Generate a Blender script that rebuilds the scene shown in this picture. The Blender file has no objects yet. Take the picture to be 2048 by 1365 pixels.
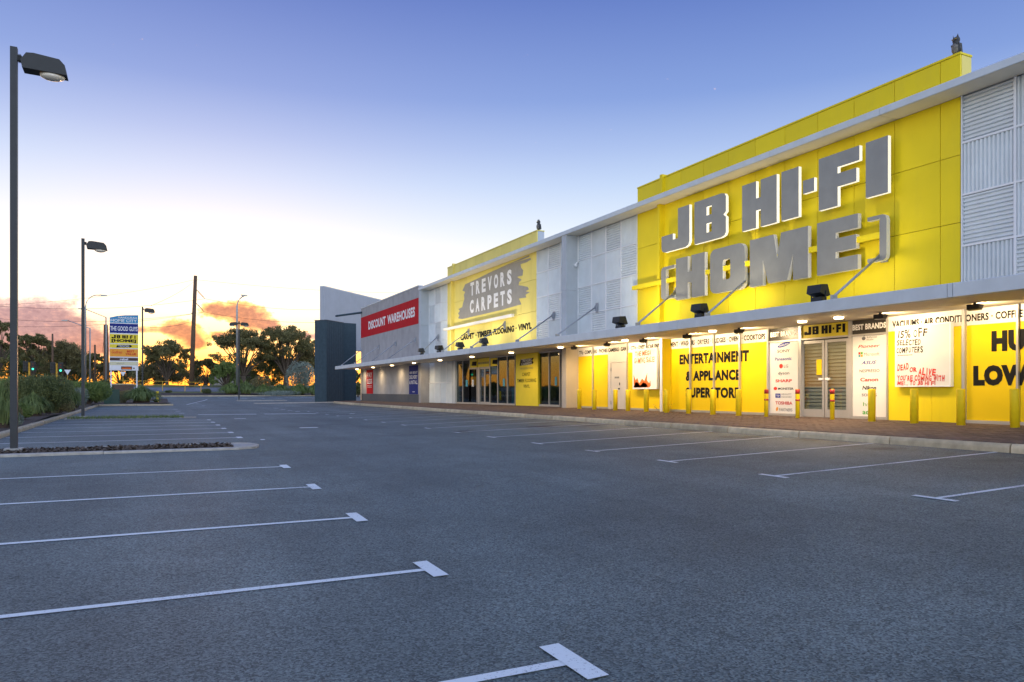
import bpy, math, random
import numpy as np
from mathutils import Vector, Matrix

random.seed(7)
rng = np.random.default_rng(11)
R = math.radians
sc = bpy.context.scene
col = sc.collection

# ------------------------------------------------------------------ camera
F, HZ, CH = 1476.0, 782.0, 1.10          # focal length in photo pixels, horizon row, eye height above the kerb gutter
YAW = R(25.85)
SA, CA = math.sin(YAW), math.cos(YAW)
cd = bpy.data.cameras.new('camera'); cam = bpy.data.objects.new('camera', cd); col.objects.link(cam)
cam.location = (0, 0, CH); cam.rotation_euler = (math.pi/2, 0, -YAW)
cd.sensor_width = 36; cd.lens = F/2048*36; cd.shift_y = (HZ-682.5)/2048
cd.clip_start = .05; cd.clip_end = 5000
sc.camera = cam

# ------------------------------------------------------------------ sky
SUN_AZ, SUN_EL = R(3.5), R(1.6)
world = bpy.data.worlds.new("World"); sc.world = world; world.use_nodes = True
def build_world():
    nt = world.node_tree; N = nt.nodes; L = nt.links
    bg = N['Background']
    def val(x, sock):
        if isinstance(x, (int, float)): sock.default_value = x
        else: L.new(x, sock)
    def m(op, a, b=0.0, c=None):
        n = N.new('ShaderNodeMath'); n.operation = op
        val(a, n.inputs[0]); val(b, n.inputs[1])
        if c is not None: val(c, n.inputs[2])
        return n.outputs[0]
    def ss(x, lo, hi):
        n = N.new('ShaderNodeMapRange'); n.interpolation_type = 'SMOOTHSTEP'
        val(x, n.inputs[0]); n.inputs[1].default_value = lo; n.inputs[2].default_value = hi
        return n.outputs[0]
    def mix(f, a, b, mode='MIX'):
        n = N.new('ShaderNodeMix'); n.data_type = 'RGBA'; n.blend_type = mode; n.clamp_result = False; n.clamp_factor = True
        val(f, n.inputs[0])
        for s, x in ((n.inputs[6], a), (n.inputs[7], b)):
            if isinstance(x, tuple): s.default_value = (*x, 1)
            else: L.new(x, s)
        return n.outputs[2]
    def ramp(x, stops):
        n = N.new('ShaderNodeValToRGB'); e = n.color_ramp.elements
        while len(e) < len(stops): e.new(.5)
        for q, (p, c) in zip(e, stops): q.position = p; q.color = (*c, 1)
        L.new(x, n.inputs[0]); return n.outputs[0]
    tc = N.new('ShaderNodeTexCoord'); sp = N.new('ShaderNodeSeparateXYZ'); L.new(tc.outputs['Generated'], sp.inputs[0])
    x, y, z = sp.outputs
    az = m('ARCTAN2', x, y); el = m('ARCSINE', z)
    s = N.new('ShaderNodeTexSky'); s.sky_type = 'NISHITA'; s.sun_disc = False
    s.sun_elevation = SUN_EL; s.sun_rotation = SUN_AZ; s.dust_density = 1.0; s.ozone_density = 3.0
    # clear dusk dome, sunward side; unseen far side brightened to light facade and planting
    sunward = ramp(z, [(0, (.98, .34, .03)), (.035, (1.02, .50, .10)), (.065, (.95, .66, .30)), (.10, (.80, .72, .54)), (.16, (.56, .56, .54)), (.215, (.42, .47, .54)),
                       (.267, (.30, .37, .515)), (.31, (.215, .28, .465)), (.365, (.125, .187, .40)), (.48, (.055, .094, .30)), (1, (.10, .15, .40))])
    away_fill = ramp(z, [(0, (1.12, 1.08, 1.08)), (.10, (1.24, 1.21, 1.18)), (.22, (1.13, 1.18, 1.24)), (.35, (.84, .95, 1.12)),
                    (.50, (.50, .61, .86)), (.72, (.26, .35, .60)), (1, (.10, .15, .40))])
    dx = m('MULTIPLY', x, math.sin(SUN_AZ)); dy = m('MULTIPLY', y, math.cos(SUN_AZ))
    f = ss(m('ADD', dx, dy), -.55, .40)
    base = mix(f, away_fill, sunward)
    glow = mix(1.0, s.outputs[0], (.07, .055, .040), 'MULTIPLY')
    sky = mix(1.0, base, glow, 'ADD')
    # low cloud bank near the sun
    def gauss(u, v, su, sv):
        lat = (u-1024)/F
        a0 = YAW+math.atan(lat); e0 = math.atan((HZ-v)/(F*math.sqrt(1+lat*lat)))
        k = math.cos(math.atan(lat))
        da = m('DIVIDE', m('SUBTRACT', az, a0), su*1.12*k*k/F); de = m('DIVIDE', m('SUBTRACT', el, e0), sv*1.18*k/F)
        r2 = m('ADD', m('MULTIPLY', da, da), m('MULTIPLY', de, de))
        return m('EXPONENT', m('MULTIPLY', r2, -1.0))
    blobs = [(-120, 655, 120, 45), (-10, 648, 55, 40), (55, 652, 55, 36), (112, 640, 42, 38), (165, 668, 45, 26), (205, 690, 30, 16), (30, 690, 100, 22), (120, 692, 90, 18),
             (350, 655, 24, 14), (378, 672, 28, 22), (395, 690, 14, 10), (425, 618, 26, 12), (470, 625, 34, 18), (508, 640, 34, 24), (540, 652, 18, 10), (440, 672, 24, 8),
             (612, 672, 26, 7), (290, 660, 40, 6), (-420, 640, 160, 30)]
    tot = None
    for b in blobs:
        g = gauss(*b); tot = g if tot is None else m('ADD', tot, g)
    cv = N.new('ShaderNodeCombineXYZ'); val(m('MULTIPLY', az, 1.0), cv.inputs[0]); val(m('MULTIPLY', el, 1.5), cv.inputs[1])
    nz = N.new('ShaderNodeTexNoise'); nz.inputs['Scale'].default_value = 52; nz.inputs['Detail'].default_value = 9; nz.inputs['Roughness'].default_value = .66
    L.new(cv.outputs[0], nz.inputs[0])
    d = m('ADD', tot, m('MULTIPLY', m('SUBTRACT', nz.outputs[0], .5), 1.7))
    mask = ss(d, .30, .58)
    core = ss(d, .42, 1.15)
    near = ss(m('ABSOLUTE', m('SUBTRACT', az, SUN_AZ)), .03, .18)
    edge = mix(near, (1.15, .58, .17), (.78, .52, .44))
    body = mix(near, (.46, .165, .085), (.33, .185, .205))
    ccol = mix(core, edge, body)
    lowc = ss(el, .02, .075)
    ccol = mix(lowc, mix(1.0, ccol, (1.35, 1.0, .62), 'MULTIPLY'), ccol)
    n2 = N.new('ShaderNodeTexNoise'); n2.inputs['Scale'].default_value = 120; n2.inputs['Detail'].default_value = 8; n2.inputs['Roughness'].default_value = .68; L.new(cv.outputs[0], n2.inputs[0])
    puff = ramp(n2.outputs[0], [(.32, (.74, .68, .74)), (.52, (1, 1, 1)), (.70, (1.55, 1.38, 1.12))])
    ccol = mix(1.0, ccol, puff, 'MULTIPLY')
    sky = mix(m('MULTIPLY', mask, .93), sky, ccol)
    k = mix(1.0, sky, (10, 10, 10), 'MULTIPLY')
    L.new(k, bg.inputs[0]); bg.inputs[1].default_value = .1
build_world()

# ------------------------------------------------------------------ sun (almost set, low behind the trees)
sd = bpy.data.lights.new('sun', 'SUN'); sun = bpy.data.objects.new('sun', sd); col.objects.link(sun)
sd.energy = .5; sd.angle = R(1.0); sd.color = (1, .55, .25)
sv = Vector((math.sin(SUN_AZ)*math.cos(SUN_EL), math.cos(SUN_AZ)*math.cos(SUN_EL), math.sin(SUN_EL)))
sun.rotation_euler = (-sv).to_track_quat('-Z', 'Y').to_euler(); sun.location = (0, 60, 30)

vs = sc.view_settings
vs.view_transform = 'Standard'; vs.look = 'None'; vs.exposure = 0.75; vs.gamma = 1.0; vs.use_curve_mapping = False
sc.render.engine = 'CYCLES'
sc.cycles.max_bounces = 6; sc.cycles.transparent_max_bounces = 8; sc.cycles.use_denoising = True
sc.cycles.sample_clamp_indirect = 4.0

# ------------------------------------------------------------------ from a photo pixel to a place
def ray(u, v=HZ):
    l = (u-1024)/F
    return SA+CA*l, CA-SA*l, (HZ-v)/F
def WY(u, X):            # where the sight line of column u meets the vertical plane at X
    a, b, _ = ray(u); return X/a*b
def WZ(u, v, X):
    a, _, c = ray(u, v); return CH+X/a*c
def it(t, xs, ys): return float(np.interp(t, xs, ys))
def G(X, Y):             # height of the paved ground
    zl = it(Y, [6, 13.5, 20, 30, 45, 60, 80, 100, 106, 112, 122, 130, 300], [-.40, -.245, -.18, -.15, -.12, -.04, .12, .39, .55, .95, 1.6, 2.0, 2.6])
    zt = it(Y, [40, 60, 80, 100, 106, 112, 122, 130, 300], [-.16, -.05, .12, .39, .55, .95, 1.6, 2.0, 2.6])
    zk = it(Y, [40, 60, 80, 100, 106, 112, 122, 130, 300], [0, .03, .13, .39, .55, .95, 1.6, 2.0, 2.6])
    return it(X, [2.08, 8.2, 13.6], [zl, zt, zk])
def onG(u, v):           # where a pixel's sight line meets the paved ground
    a, b, c = ray(u, v); t = 5.0
    for _ in range(60):
        t = t*.5+.5*max(.5, min(400, (CH-G(a*t, b*t))/max(-c, 1e-4)))
    return a*t, b*t
def at(u, d):            # column u at camera depth d
    a, b, _ = ray(u); return a*d, b*d
def ZD(v, d): return CH+d*(HZ-v)/F

# ------------------------------------------------------------------ materials
MATS = {}
def mat(name, base, rough=.6, metal=0, var=.10, vscale=3.0, bump=0, bscale=60, spec=.5, coat=0, emit=None, es=0, dirt=0, ov=0, detail=4):
    if name in MATS: return MATS[name]
    M = bpy.data.materials.new(name); M.use_nodes = True
    nt = M.node_tree; N = nt.nodes; L = nt.links; P = N['Principled BSDF']
    P.inputs['Roughness'].default_value = rough; P.inputs['Metallic'].default_value = metal
    P.inputs['Specular IOR Level'].default_value = spec; P.inputs['Coat Weight'].default_value = coat
    tc = N.new('ShaderNodeTexCoord')
    if var:
        nz = N.new('ShaderNodeTexNoise'); nz.inputs['Scale'].default_value = vscale; nz.inputs['Detail'].default_value = detail
        L.new(tc.outputs['Object'], nz.inputs[0])
        cr = N.new('ShaderNodeValToRGB'); e = cr.color_ramp.elements
        e[0].position = .28; e[1].position = .72
        e[0].color = (*[c*(1-var) for c in base], 1); e[1].color = (*[min(1, c*(1+var)) for c in base], 1)
        L.new(nz.outputs[0], cr.inputs[0]); out = cr.outputs[0]
        if dirt:
            n2 = N.new('ShaderNodeTexNoise'); n2.inputs['Scale'].default_value = 1.1; n2.inputs['Detail'].default_value = 8; n2.inputs['Roughness'].default_value = .7
            mp = N.new('ShaderNodeMapping'); mp.inputs['Scale'].default_value = (1.6, 1.6, .35); L.new(tc.outputs['Object'], mp.inputs[0]); L.new(mp.outputs[0], n2.inputs[0])
            mr = N.new('ShaderNodeMapRange'); mr.inputs[1].default_value = .5; mr.inputs[2].default_value = .75; mr.inputs[4].default_value = dirt; L.new(n2.outputs[0], mr.inputs[0])
            mx = N.new('ShaderNodeMix'); mx.data_type = 'RGBA'; L.new(mr.outputs[0], mx.inputs[0]); L.new(out, mx.inputs[6]); mx.inputs[7].default_value = (.16, .14, .12, 1)
            out = mx.outputs[2]
        if ov:
            oi = N.new('ShaderNodeObjectInfo'); mo = N.new('ShaderNodeMapRange'); mo.inputs[3].default_value = 1-ov; mo.inputs[4].default_value = 1+ov*.6; L.new(oi.outputs['Random'], mo.inputs[0])
            mm = N.new('ShaderNodeMix'); mm.data_type = 'RGBA'; mm.blend_type = 'MULTIPLY'; mm.inputs[0].default_value = 1; L.new(out, mm.inputs[6]); L.new(mo.outputs[0], mm.inputs[7]); out = mm.outputs[2]
        L.new(out, P.inputs['Base Color'])
    else: P.inputs['Base Color'].default_value = (*base, 1)
    if bump:
        nb = N.new('ShaderNodeTexNoise'); nb.inputs['Scale'].default_value = bscale; nb.inputs['Detail'].default_value = 3
        L.new(tc.outputs['Object'], nb.inputs[0]); b = N.new('ShaderNodeBump'); b.inputs['Strength'].default_value = bump; b.inputs['Distance'].default_value = .01
        L.new(nb.outputs[0], b.inputs['Height']); L.new(b.outputs[0], P.inputs['Normal'])
    if emit: P.inputs['Emission Color'].default_value = (*emit, 1); P.inputs['Emission Strength'].default_value = es
    MATS[name] = M; return M

def asphalt_mat(name, base, stains=True):
    M = bpy.data.materials.new(name); M.use_nodes = True; MATS[name] = M
    nt = M.node_tree; N = nt.nodes; L = nt.links; P = N['Principled BSDF']
    tc = N.new('ShaderNodeTexCoord'); co = tc.outputs['Object']
    def noise(s, det=3, rough=.5, stretch=None):
        n = N.new('ShaderNodeTexNoise'); n.inputs['Scale'].default_value = s; n.inputs['Detail'].default_value = det; n.inputs['Roughness'].default_value = rough
        c = co
        if stretch:
            mp = N.new('ShaderNodeMapping'); mp.inputs['Scale'].default_value = stretch; L.new(co, mp.inputs[0]); c = mp.outputs[0]
        L.new(c, n.inputs[0]); return n.outputs[0]
    def rr(x, a, b, lo, hi):
        n = N.new('ShaderNodeMapRange'); L.new(x, n.inputs[0])
        for i, q in enumerate((a, b, lo, hi)): n.inputs[i+1].default_value = q
        return n.outputs[0]
    def mul(a, b):
        n = N.new('ShaderNodeMath'); n.operation = 'MULTIPLY'; L.new(a, n.inputs[0]); L.new(b, n.inputs[1]); return n.outputs[0]
    vo = N.new('ShaderNodeTexVoronoi'); vo.inputs['Scale'].default_value = 82; L.new(co, vo.inputs[0])
    sep = N.new('ShaderNodeSeparateColor'); L.new(vo.outputs['Color'], sep.inputs[0])
    grain = rr(sep.outputs[0], 0, 1, .36, 1.85)                          # pale and dark stones in the binder
    fine = rr(noise(38, 4, .7), .25, .75, .72, 1.28)
    big = rr(noise(.24, 6, .62), .32, .68, .70, 1.22)
    mid = rr(noise(1.7, 6, .65), .3, .7, .88, 1.10)
    lane = rr(noise(.8, 5, .65, (1, .07, 1)), .3, .72, 1.14, .78)         # wheel wear runs along the aisle
    k = mul(mul(mul(grain, fine), mul(big, mid)), lane)
    if stains:
        oil = rr(noise(.62, 6, .7), .62, .74, 1.0, .62); k = mul(k, oil)
        sx = N.new('ShaderNodeSeparateXYZ'); L.new(co, sx.inputs[0])                 # drip stains where cars park nose to the kerb
        band = mul(rr(sx.outputs[0], 11.6, 12.6, 0, 1), rr(sx.outputs[0], 13.5, 13.75, 1, .6)); blot = mul(rr(noise(.85, 4, .6), .50, .62, 0, .62), band)
        inv = N.new('ShaderNodeMath'); inv.operation = 'SUBTRACT'; inv.inputs[0].default_value = 1; L.new(blot, inv.inputs[1]); k = mul(k, inv.outputs[0])
        # hairline cracks
        n = N.new('ShaderNodeTexVoronoi'); n.feature = 'DISTANCE_TO_EDGE'; n.inputs['Scale'].default_value = .22
        wob = N.new('ShaderNodeTexNoise'); wob.inputs['Scale'].default_value = 1.4; wob.inputs['Detail'].default_value = 5; L.new(co, wob.inputs[0])
        vm = N.new('ShaderNodeVectorMath'); vm.operation = 'MULTIPLY_ADD'; L.new(wob.outputs[1], vm.inputs[0]); vm.inputs[1].default_value = (1.6, 1.6, 0); L.new(co, vm.inputs[2])
        L.new(vm.outputs[0], n.inputs[0]); crack = rr(n.outputs[0], .0, .0022, .62, 1.0); k = mul(k, crack)
    cm = N.new('ShaderNodeMix'); cm.data_type = 'RGBA'; cm.blend_type = 'MULTIPLY'; cm.inputs[0].default_value = 1; cm.clamp_result = False
    cm.inputs[6].default_value = (*base, 1); L.new(k, cm.inputs[7]); L.new(cm.outputs[2], P.inputs['Base Color'])
    P.inputs['Roughness'].default_value = .66; P.inputs['Specular IOR Level'].default_value = .5
    b = N.new('ShaderNodeBump'); b.inputs['Strength'].default_value = .55; b.inputs['Distance'].default_value = .006
    L.new(vo.outputs['Distance'], b.inputs['Height']); L.new(b.outputs[0], P.inputs['Normal'])
    return M

def paint_mat(name, base, wear=.5, under=(.105, .112, .13)):
    M = bpy.data.materials.new(name); M.use_nodes = True; MATS[name] = M
    nt = M.node_tree; N = nt.nodes; L = nt.links; P = N['Principled BSDF']
    tc = N.new('ShaderNodeTexCoord')
    a = N.new('ShaderNodeTexNoise'); a.inputs['Scale'].default_value = 55; a.inputs['Detail'].default_value = 5; a.inputs['Roughness'].default_value = .75; L.new(tc.outputs['Object'], a.inputs[0])
    b = N.new('ShaderNodeTexNoise'); b.inputs['Scale'].default_value = 1.3; b.inputs['Detail'].default_value = 4; L.new(tc.outputs['Object'], b.inputs[0])
    ad = N.new('ShaderNodeMath'); ad.operation = 'MULTIPLY_ADD'; L.new(b.outputs[0], ad.inputs[0]); ad.inputs[1].default_value = .55; L.new(a.outputs[0], ad.inputs[2])
    mr = N.new('ShaderNodeMapRange'); L.new(ad.outputs[0], mr.inputs[0]); mr.inputs[1].default_value = .98-wear*.32; mr.inputs[2].default_value = 1.08-wear*.26
    mr.inputs[3].default_value = .04; mr.inputs[4].default_value = .92
    mx = N.new('ShaderNodeMix'); mx.data_type = 'RGBA'; L.new(mr.outputs[0], mx.inputs[0]); mx.inputs[6].default_value = (*base, 1); mx.inputs[7].default_value = (*under, 1)
    L.new(mx.outputs[2], P.inputs['Base Color']); P.inputs['Roughness'].default_value = .7
    return M

def leaf_mat(name, c0, c1, trans=.25):
    M = bpy.data.materials.new(name); M.use_nodes = True; MATS[name] = M
    nt = M.node_tree; N = nt.nodes; L = nt.links; P = N['Principled BSDF']; out = N['Material Output']
    tc = N.new('ShaderNodeTexCoord')
    n1 = N.new('ShaderNodeTexNoise'); n1.inputs['Scale'].default_value = 2.3; n1.inputs['Detail'].default_value = 4; L.new(tc.outputs['Object'], n1.inputs[0])
    gi = N.new('ShaderNodeNewGeometry')
    ad = N.new('ShaderNodeMath'); ad.operation = 'MULTIPLY_ADD'; L.new(gi.outputs['Random Per Island'], ad.inputs[0]); ad.inputs[1].default_value = .55; L.new(n1.outputs[0], ad.inputs[2])
    mr = N.new('ShaderNodeMapRange'); L.new(ad.outputs[0], mr.inputs[0]); mr.inputs[1].default_value = .35; mr.inputs[2].default_value = 1.2
    mx = N.new('ShaderNodeMix'); mx.data_type = 'RGBA'; L.new(mr.outputs[0], mx.inputs[0]); mx.inputs[6].default_value = (*c0, 1); mx.inputs[7].default_value = (*c1, 1)
    L.new(mx.outputs[2], P.inputs['Base Color']); P.inputs['Roughness'].default_value = .6; P.inputs['Specular IOR Level'].default_value = .3
    tr = N.new('ShaderNodeBsdfTranslucent'); L.new(mx.outputs[2], tr.inputs[0])
    ms = N.new('ShaderNodeMixShader'); ms.inputs[0].default_value = trans; L.new(P.outputs[0], ms.inputs[1]); L.new(tr.outputs[0], ms.inputs[2]); L.new(ms.outputs[0], out.inputs[0])
    return M

def glass_mat(name, tint=(.75, .8, .8), t=.55):
    M = bpy.data.materials.new(name); M.use_nodes = True; MATS[name] = M
    nt = M.node_tree; N = nt.nodes; L = nt.links; N.remove(N['Principled BSDF']); out = N['Material Output']
    fr = N.new('ShaderNodeFresnel'); fr.inputs[0].default_value = 1.45
    mr = N.new('ShaderNodeMapRange'); L.new(fr.outputs[0], mr.inputs[0]); mr.inputs[1].default_value = 0; mr.inputs[2].default_value = 1; mr.inputs[3].default_value = .03; mr.inputs[4].default_value = .38
    a = N.new('ShaderNodeBsdfTransparent'); a.inputs[0].default_value = (*tint, 1)
    g = N.new('ShaderNodeBsdfGlossy'); g.inputs['Roughness'].default_value = .015
    ms = N.new('ShaderNodeMixShader'); L.new(mr.outputs[0], ms.inputs[0]); L.new(a.outputs[0], ms.inputs[1]); L.new(g.outputs[0], ms.inputs[2]); L.new(ms.outputs[0], out.inputs[0])
    return M

asphalt_mat('asphalt', (.112, .137, .126))
asphalt_mat('road_asphalt', (.16, .165, .18), False)
paint_mat('line_paint', (.78, .82, .80), .44)
paint_mat('faded_paint', (.74, .77, .76), .56)
leaf_mat('leaf_gum', (0.121, 0.121, 0.053), (0.304, 0.284, 0.121), .4)
leaf_mat('leaf_dark', (0.066, 0.094, 0.038), (0.218, 0.250, 0.094), .28)
leaf_mat('leaf_mid', (0.081, 0.137, 0.036), (0.258, 0.338, 0.105), .28)
leaf_mat('leaf_strap', (.055, .10, .030), (.26, .33, .12), .28)
leaf_mat('leaf_silver', (0.112, 0.150, 0.125), (0.338, 0.400, 0.338), .15)
leaf_mat('leaf_bronze', (0.119, 0.112, 0.057), (0.302, 0.270, 0.119), .3)
glass_mat('shop_glass', (.62, .68, .68)); glass_mat('clear_glass', (.9, .93, .92))
mat('bark', (.09, .07, .055), .9, var=.3, vscale=6, bump=.5, bscale=25)
mat('yellow_panel', (.86, .68, .015), ov=0.06, rough=.5, spec=.22, var=.035, vscale=1.2, dirt=.09, bump=.03, bscale=120)
mat('pale_yellow_panel', (.84, .71, .19), ov=0.06, rough=.55, spec=.22, var=.035, vscale=1.2, dirt=.09)
mat('yellow_film', (.86, .60, .006), .45, spec=.25, var=.02, vscale=2)
mat('yellow_post', (.95, .70, .012), ov=0.06, rough=.5, spec=.3, var=.05, vscale=9, dirt=.04)
mat('white_film', (.80, .78, .74), .45, var=.02)
mat('corrugated', (.72, .78, .81), ov=0.08, rough=.45, spec=.3, metal=.05, var=.05, vscale=2, dirt=.05)
mat('trim_metal', (.80, .83, .86), .45, metal=.05, var=.04, vscale=3, dirt=.04)
mat('fascia_metal', (.58, .645, .69), ov=0.07, rough=.5, metal=.05, spec=.3, var=.06, vscale=2.2, dirt=.10)
mat('soffit', (.70, .64, .52), .6, var=.05, vscale=1.5, dirt=.06)
mat('fin_render', (.48, .53, .57), .7, var=.06, vscale=2, dirt=.10, bump=.06, bscale=90)
mat('concrete_wall', (.36, .36, .365), ov=0.08, rough=.8, var=.12, vscale=1.6, dirt=.22, bump=.12, bscale=70)
mat('dado_paint', (.075, .085, .10), .7, var=.1, vscale=3)
mat('charcoal_clad', (.042, .072, .095), .65, spec=.2, var=.12, vscale=4, bump=.05, bscale=80)
mat('white_wall', (.38, .42, .48), .7, var=.05, vscale=1.2, dirt=.10)
mat('kerb_concrete', (.50, .42, .28), ov=0.2, rough=.85, var=.2, vscale=5, dirt=.45, bump=.25, bscale=60)
mat('island_concrete', (.40, .38, .34), .85, var=.2, vscale=6, dirt=.3, bump=.25, bscale=60)
mat('paver_a', (.135, .092, .076), ov=0.3, rough=.85, var=.28, vscale=9, bump=.2, bscale=80)
mat('joint_sand', (.06, .05, .042), .95, var=.2, vscale=20)
mat('mulch', (.055, .038, .028), .95, var=.5, vscale=14, bump=.9, bscale=30, detail=6)
mat('verge_grass', (.13, .14, .045), .95, var=.35, vscale=3, bump=.6, bscale=20)
mat('soil', (.10, .085, .06), .95, var=.3, vscale=1)
mat('letter_face', (.29, .305, .295), .42, metal=.6, var=.07, vscale=2.5)
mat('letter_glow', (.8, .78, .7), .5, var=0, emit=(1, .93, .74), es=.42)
mat('letter_return', (.80, .79, .74), .5, var=.03)
mat('print_black', (.012, .012, .013), .7, spec=.15, var=0)
mat('print_white', (.82, .82, .82), .7, spec=.15, var=0)
mat('print_grey', (.16, .16, .17), .7, spec=.15, var=0)
mat('brush_grey', (.30, .29, .26), .6, var=.08, vscale=3)
mat('print_red', (.55, .025, .025), .7, spec=.15, var=.03)
mat('print_marker_red', (.62, .05, .035), .7, spec=.15, var=0)
mat('print_marker_orange', (.75, .16, .04), .7, spec=.15, var=0)
mat('print_blue', (.03, .05, .32), .7, spec=.15, var=0)
mat('print_teal', (.05, .30, .42), .5, var=.05)
mat('print_green', (.10, .42, .06), .7, spec=.15, var=0)
mat('header_black', (.03, .027, .025), .35, var=.05)
mat('sign_red', (.50, .014, .022), .75, spec=.12, var=.06, vscale=2, dirt=.08)
mat('poster_paper', (.74, .74, .72), .6, spec=.2, var=.03, vscale=3)
mat('aluminium', (.48, .47, .46), .4, metal=.5, var=.05, vscale=4)
mat('dark_metal', (.022, .026, .030), .45, metal=.2, var=.12, vscale=6)
mat('pole_grey', (.030, .036, .044), .45, metal=.3, var=.08, vscale=5)
mat('galvanised', (.33, .35, .37), .45, metal=.6, var=.1, vscale=8)
mat('rod_steel', (.36, .39, .44), .45, metal=.4, var=.06, vscale=8)
mat('timber_pole', (.11, .07, .045), .9, var=.25, vscale=4, bump=.4, bscale=30)
mat('insulator', (.2, .2, .2), .4, var=0)
mat('wire', (.04, .035, .03), .6, var=0)
mat('lamp_lens', (.75, .70, .60), .12, var=.1, vscale=9, spec=.8, coat=.5)
mat('warm_lit', (.9, .8, .6), .4, var=0, emit=(1, .72, .36), es=9)
mat('flood_lit', (.9, .8, .6), .4, var=0, emit=(1, .80, .50), es=7)
mat('door_white', (.62, .57, .52), .5, var=.03, vscale=2)
mat('beige_render', (.52, .46, .38), .75, var=.05, vscale=2, dirt=.08)
mat('shutter_slat', (.36, .36, .31), .5, metal=.2, var=.08, vscale=5)
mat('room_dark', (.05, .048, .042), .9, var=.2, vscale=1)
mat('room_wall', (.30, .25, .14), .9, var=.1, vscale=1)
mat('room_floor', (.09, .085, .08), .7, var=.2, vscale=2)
mat('carpet_red', (.16, .035, .03), .9, var=.2); mat('carpet_tan', (.22, .16, .10), .9, var=.2); mat('carpet_grey', (.14, .15, .16), .9, var=.2)
mat('red_band', (.40, .02, .02), .45, var=.08, vscale=8)
mat('green_box', (.012, .055, .042), .5, var=.12, vscale=3, dirt=.15)
mat('owl_dark', (.045, .050, .055), .7, var=.5, vscale=22, detail=6); mat('owl_beige', (.18, .17, .15), .7, var=.4, vscale=24); mat('owl_eye', (.6, .4, .05), .3, var=0)
mat('sign_white', (.72, .74, .80), .5, var=.02); mat('sign_cyan', (.06, .27, .50), .7, spec=.15, var=.04); mat('sign_navy', (.022, .034, .20), .7, spec=.15, var=.04)
mat('sign_yellow', (.78, .62, .02), .5, var=.03); mat('sign_orange', (.80, .33, .02), .5, var=.04); mat('sign_brown', (.05, .022, .018), .5, var=.05); mat('sign_cream', (.62, .60, .42), .5, var=.03)
mat('signal_yellow', (.62, .34, .02), .5, var=.1, vscale=6); mat('signal_green', (.02, .3, .15), .4, var=0, emit=(.05, 1, .5), es=1.6); mat('signal_off', (.10, .02, .015), .4, var=0)
mat('fence_yellow', (.60, .38, .03), .5, var=.1, vscale=4)
mat('brick_wall', (.12, .085, .07), .9, var=.25, vscale=6, bump=.3)
mat('roof_tile', (.22, .12, .08), .85, var=.2, vscale=4)
mat('stain', (.045, .045, .05), .6, var=.2, vscale=5)
mat('iron_cover', (.06, .058, .056), .7, metal=.2, var=.3, vscale=20, bump=.4, bscale=60)

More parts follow.
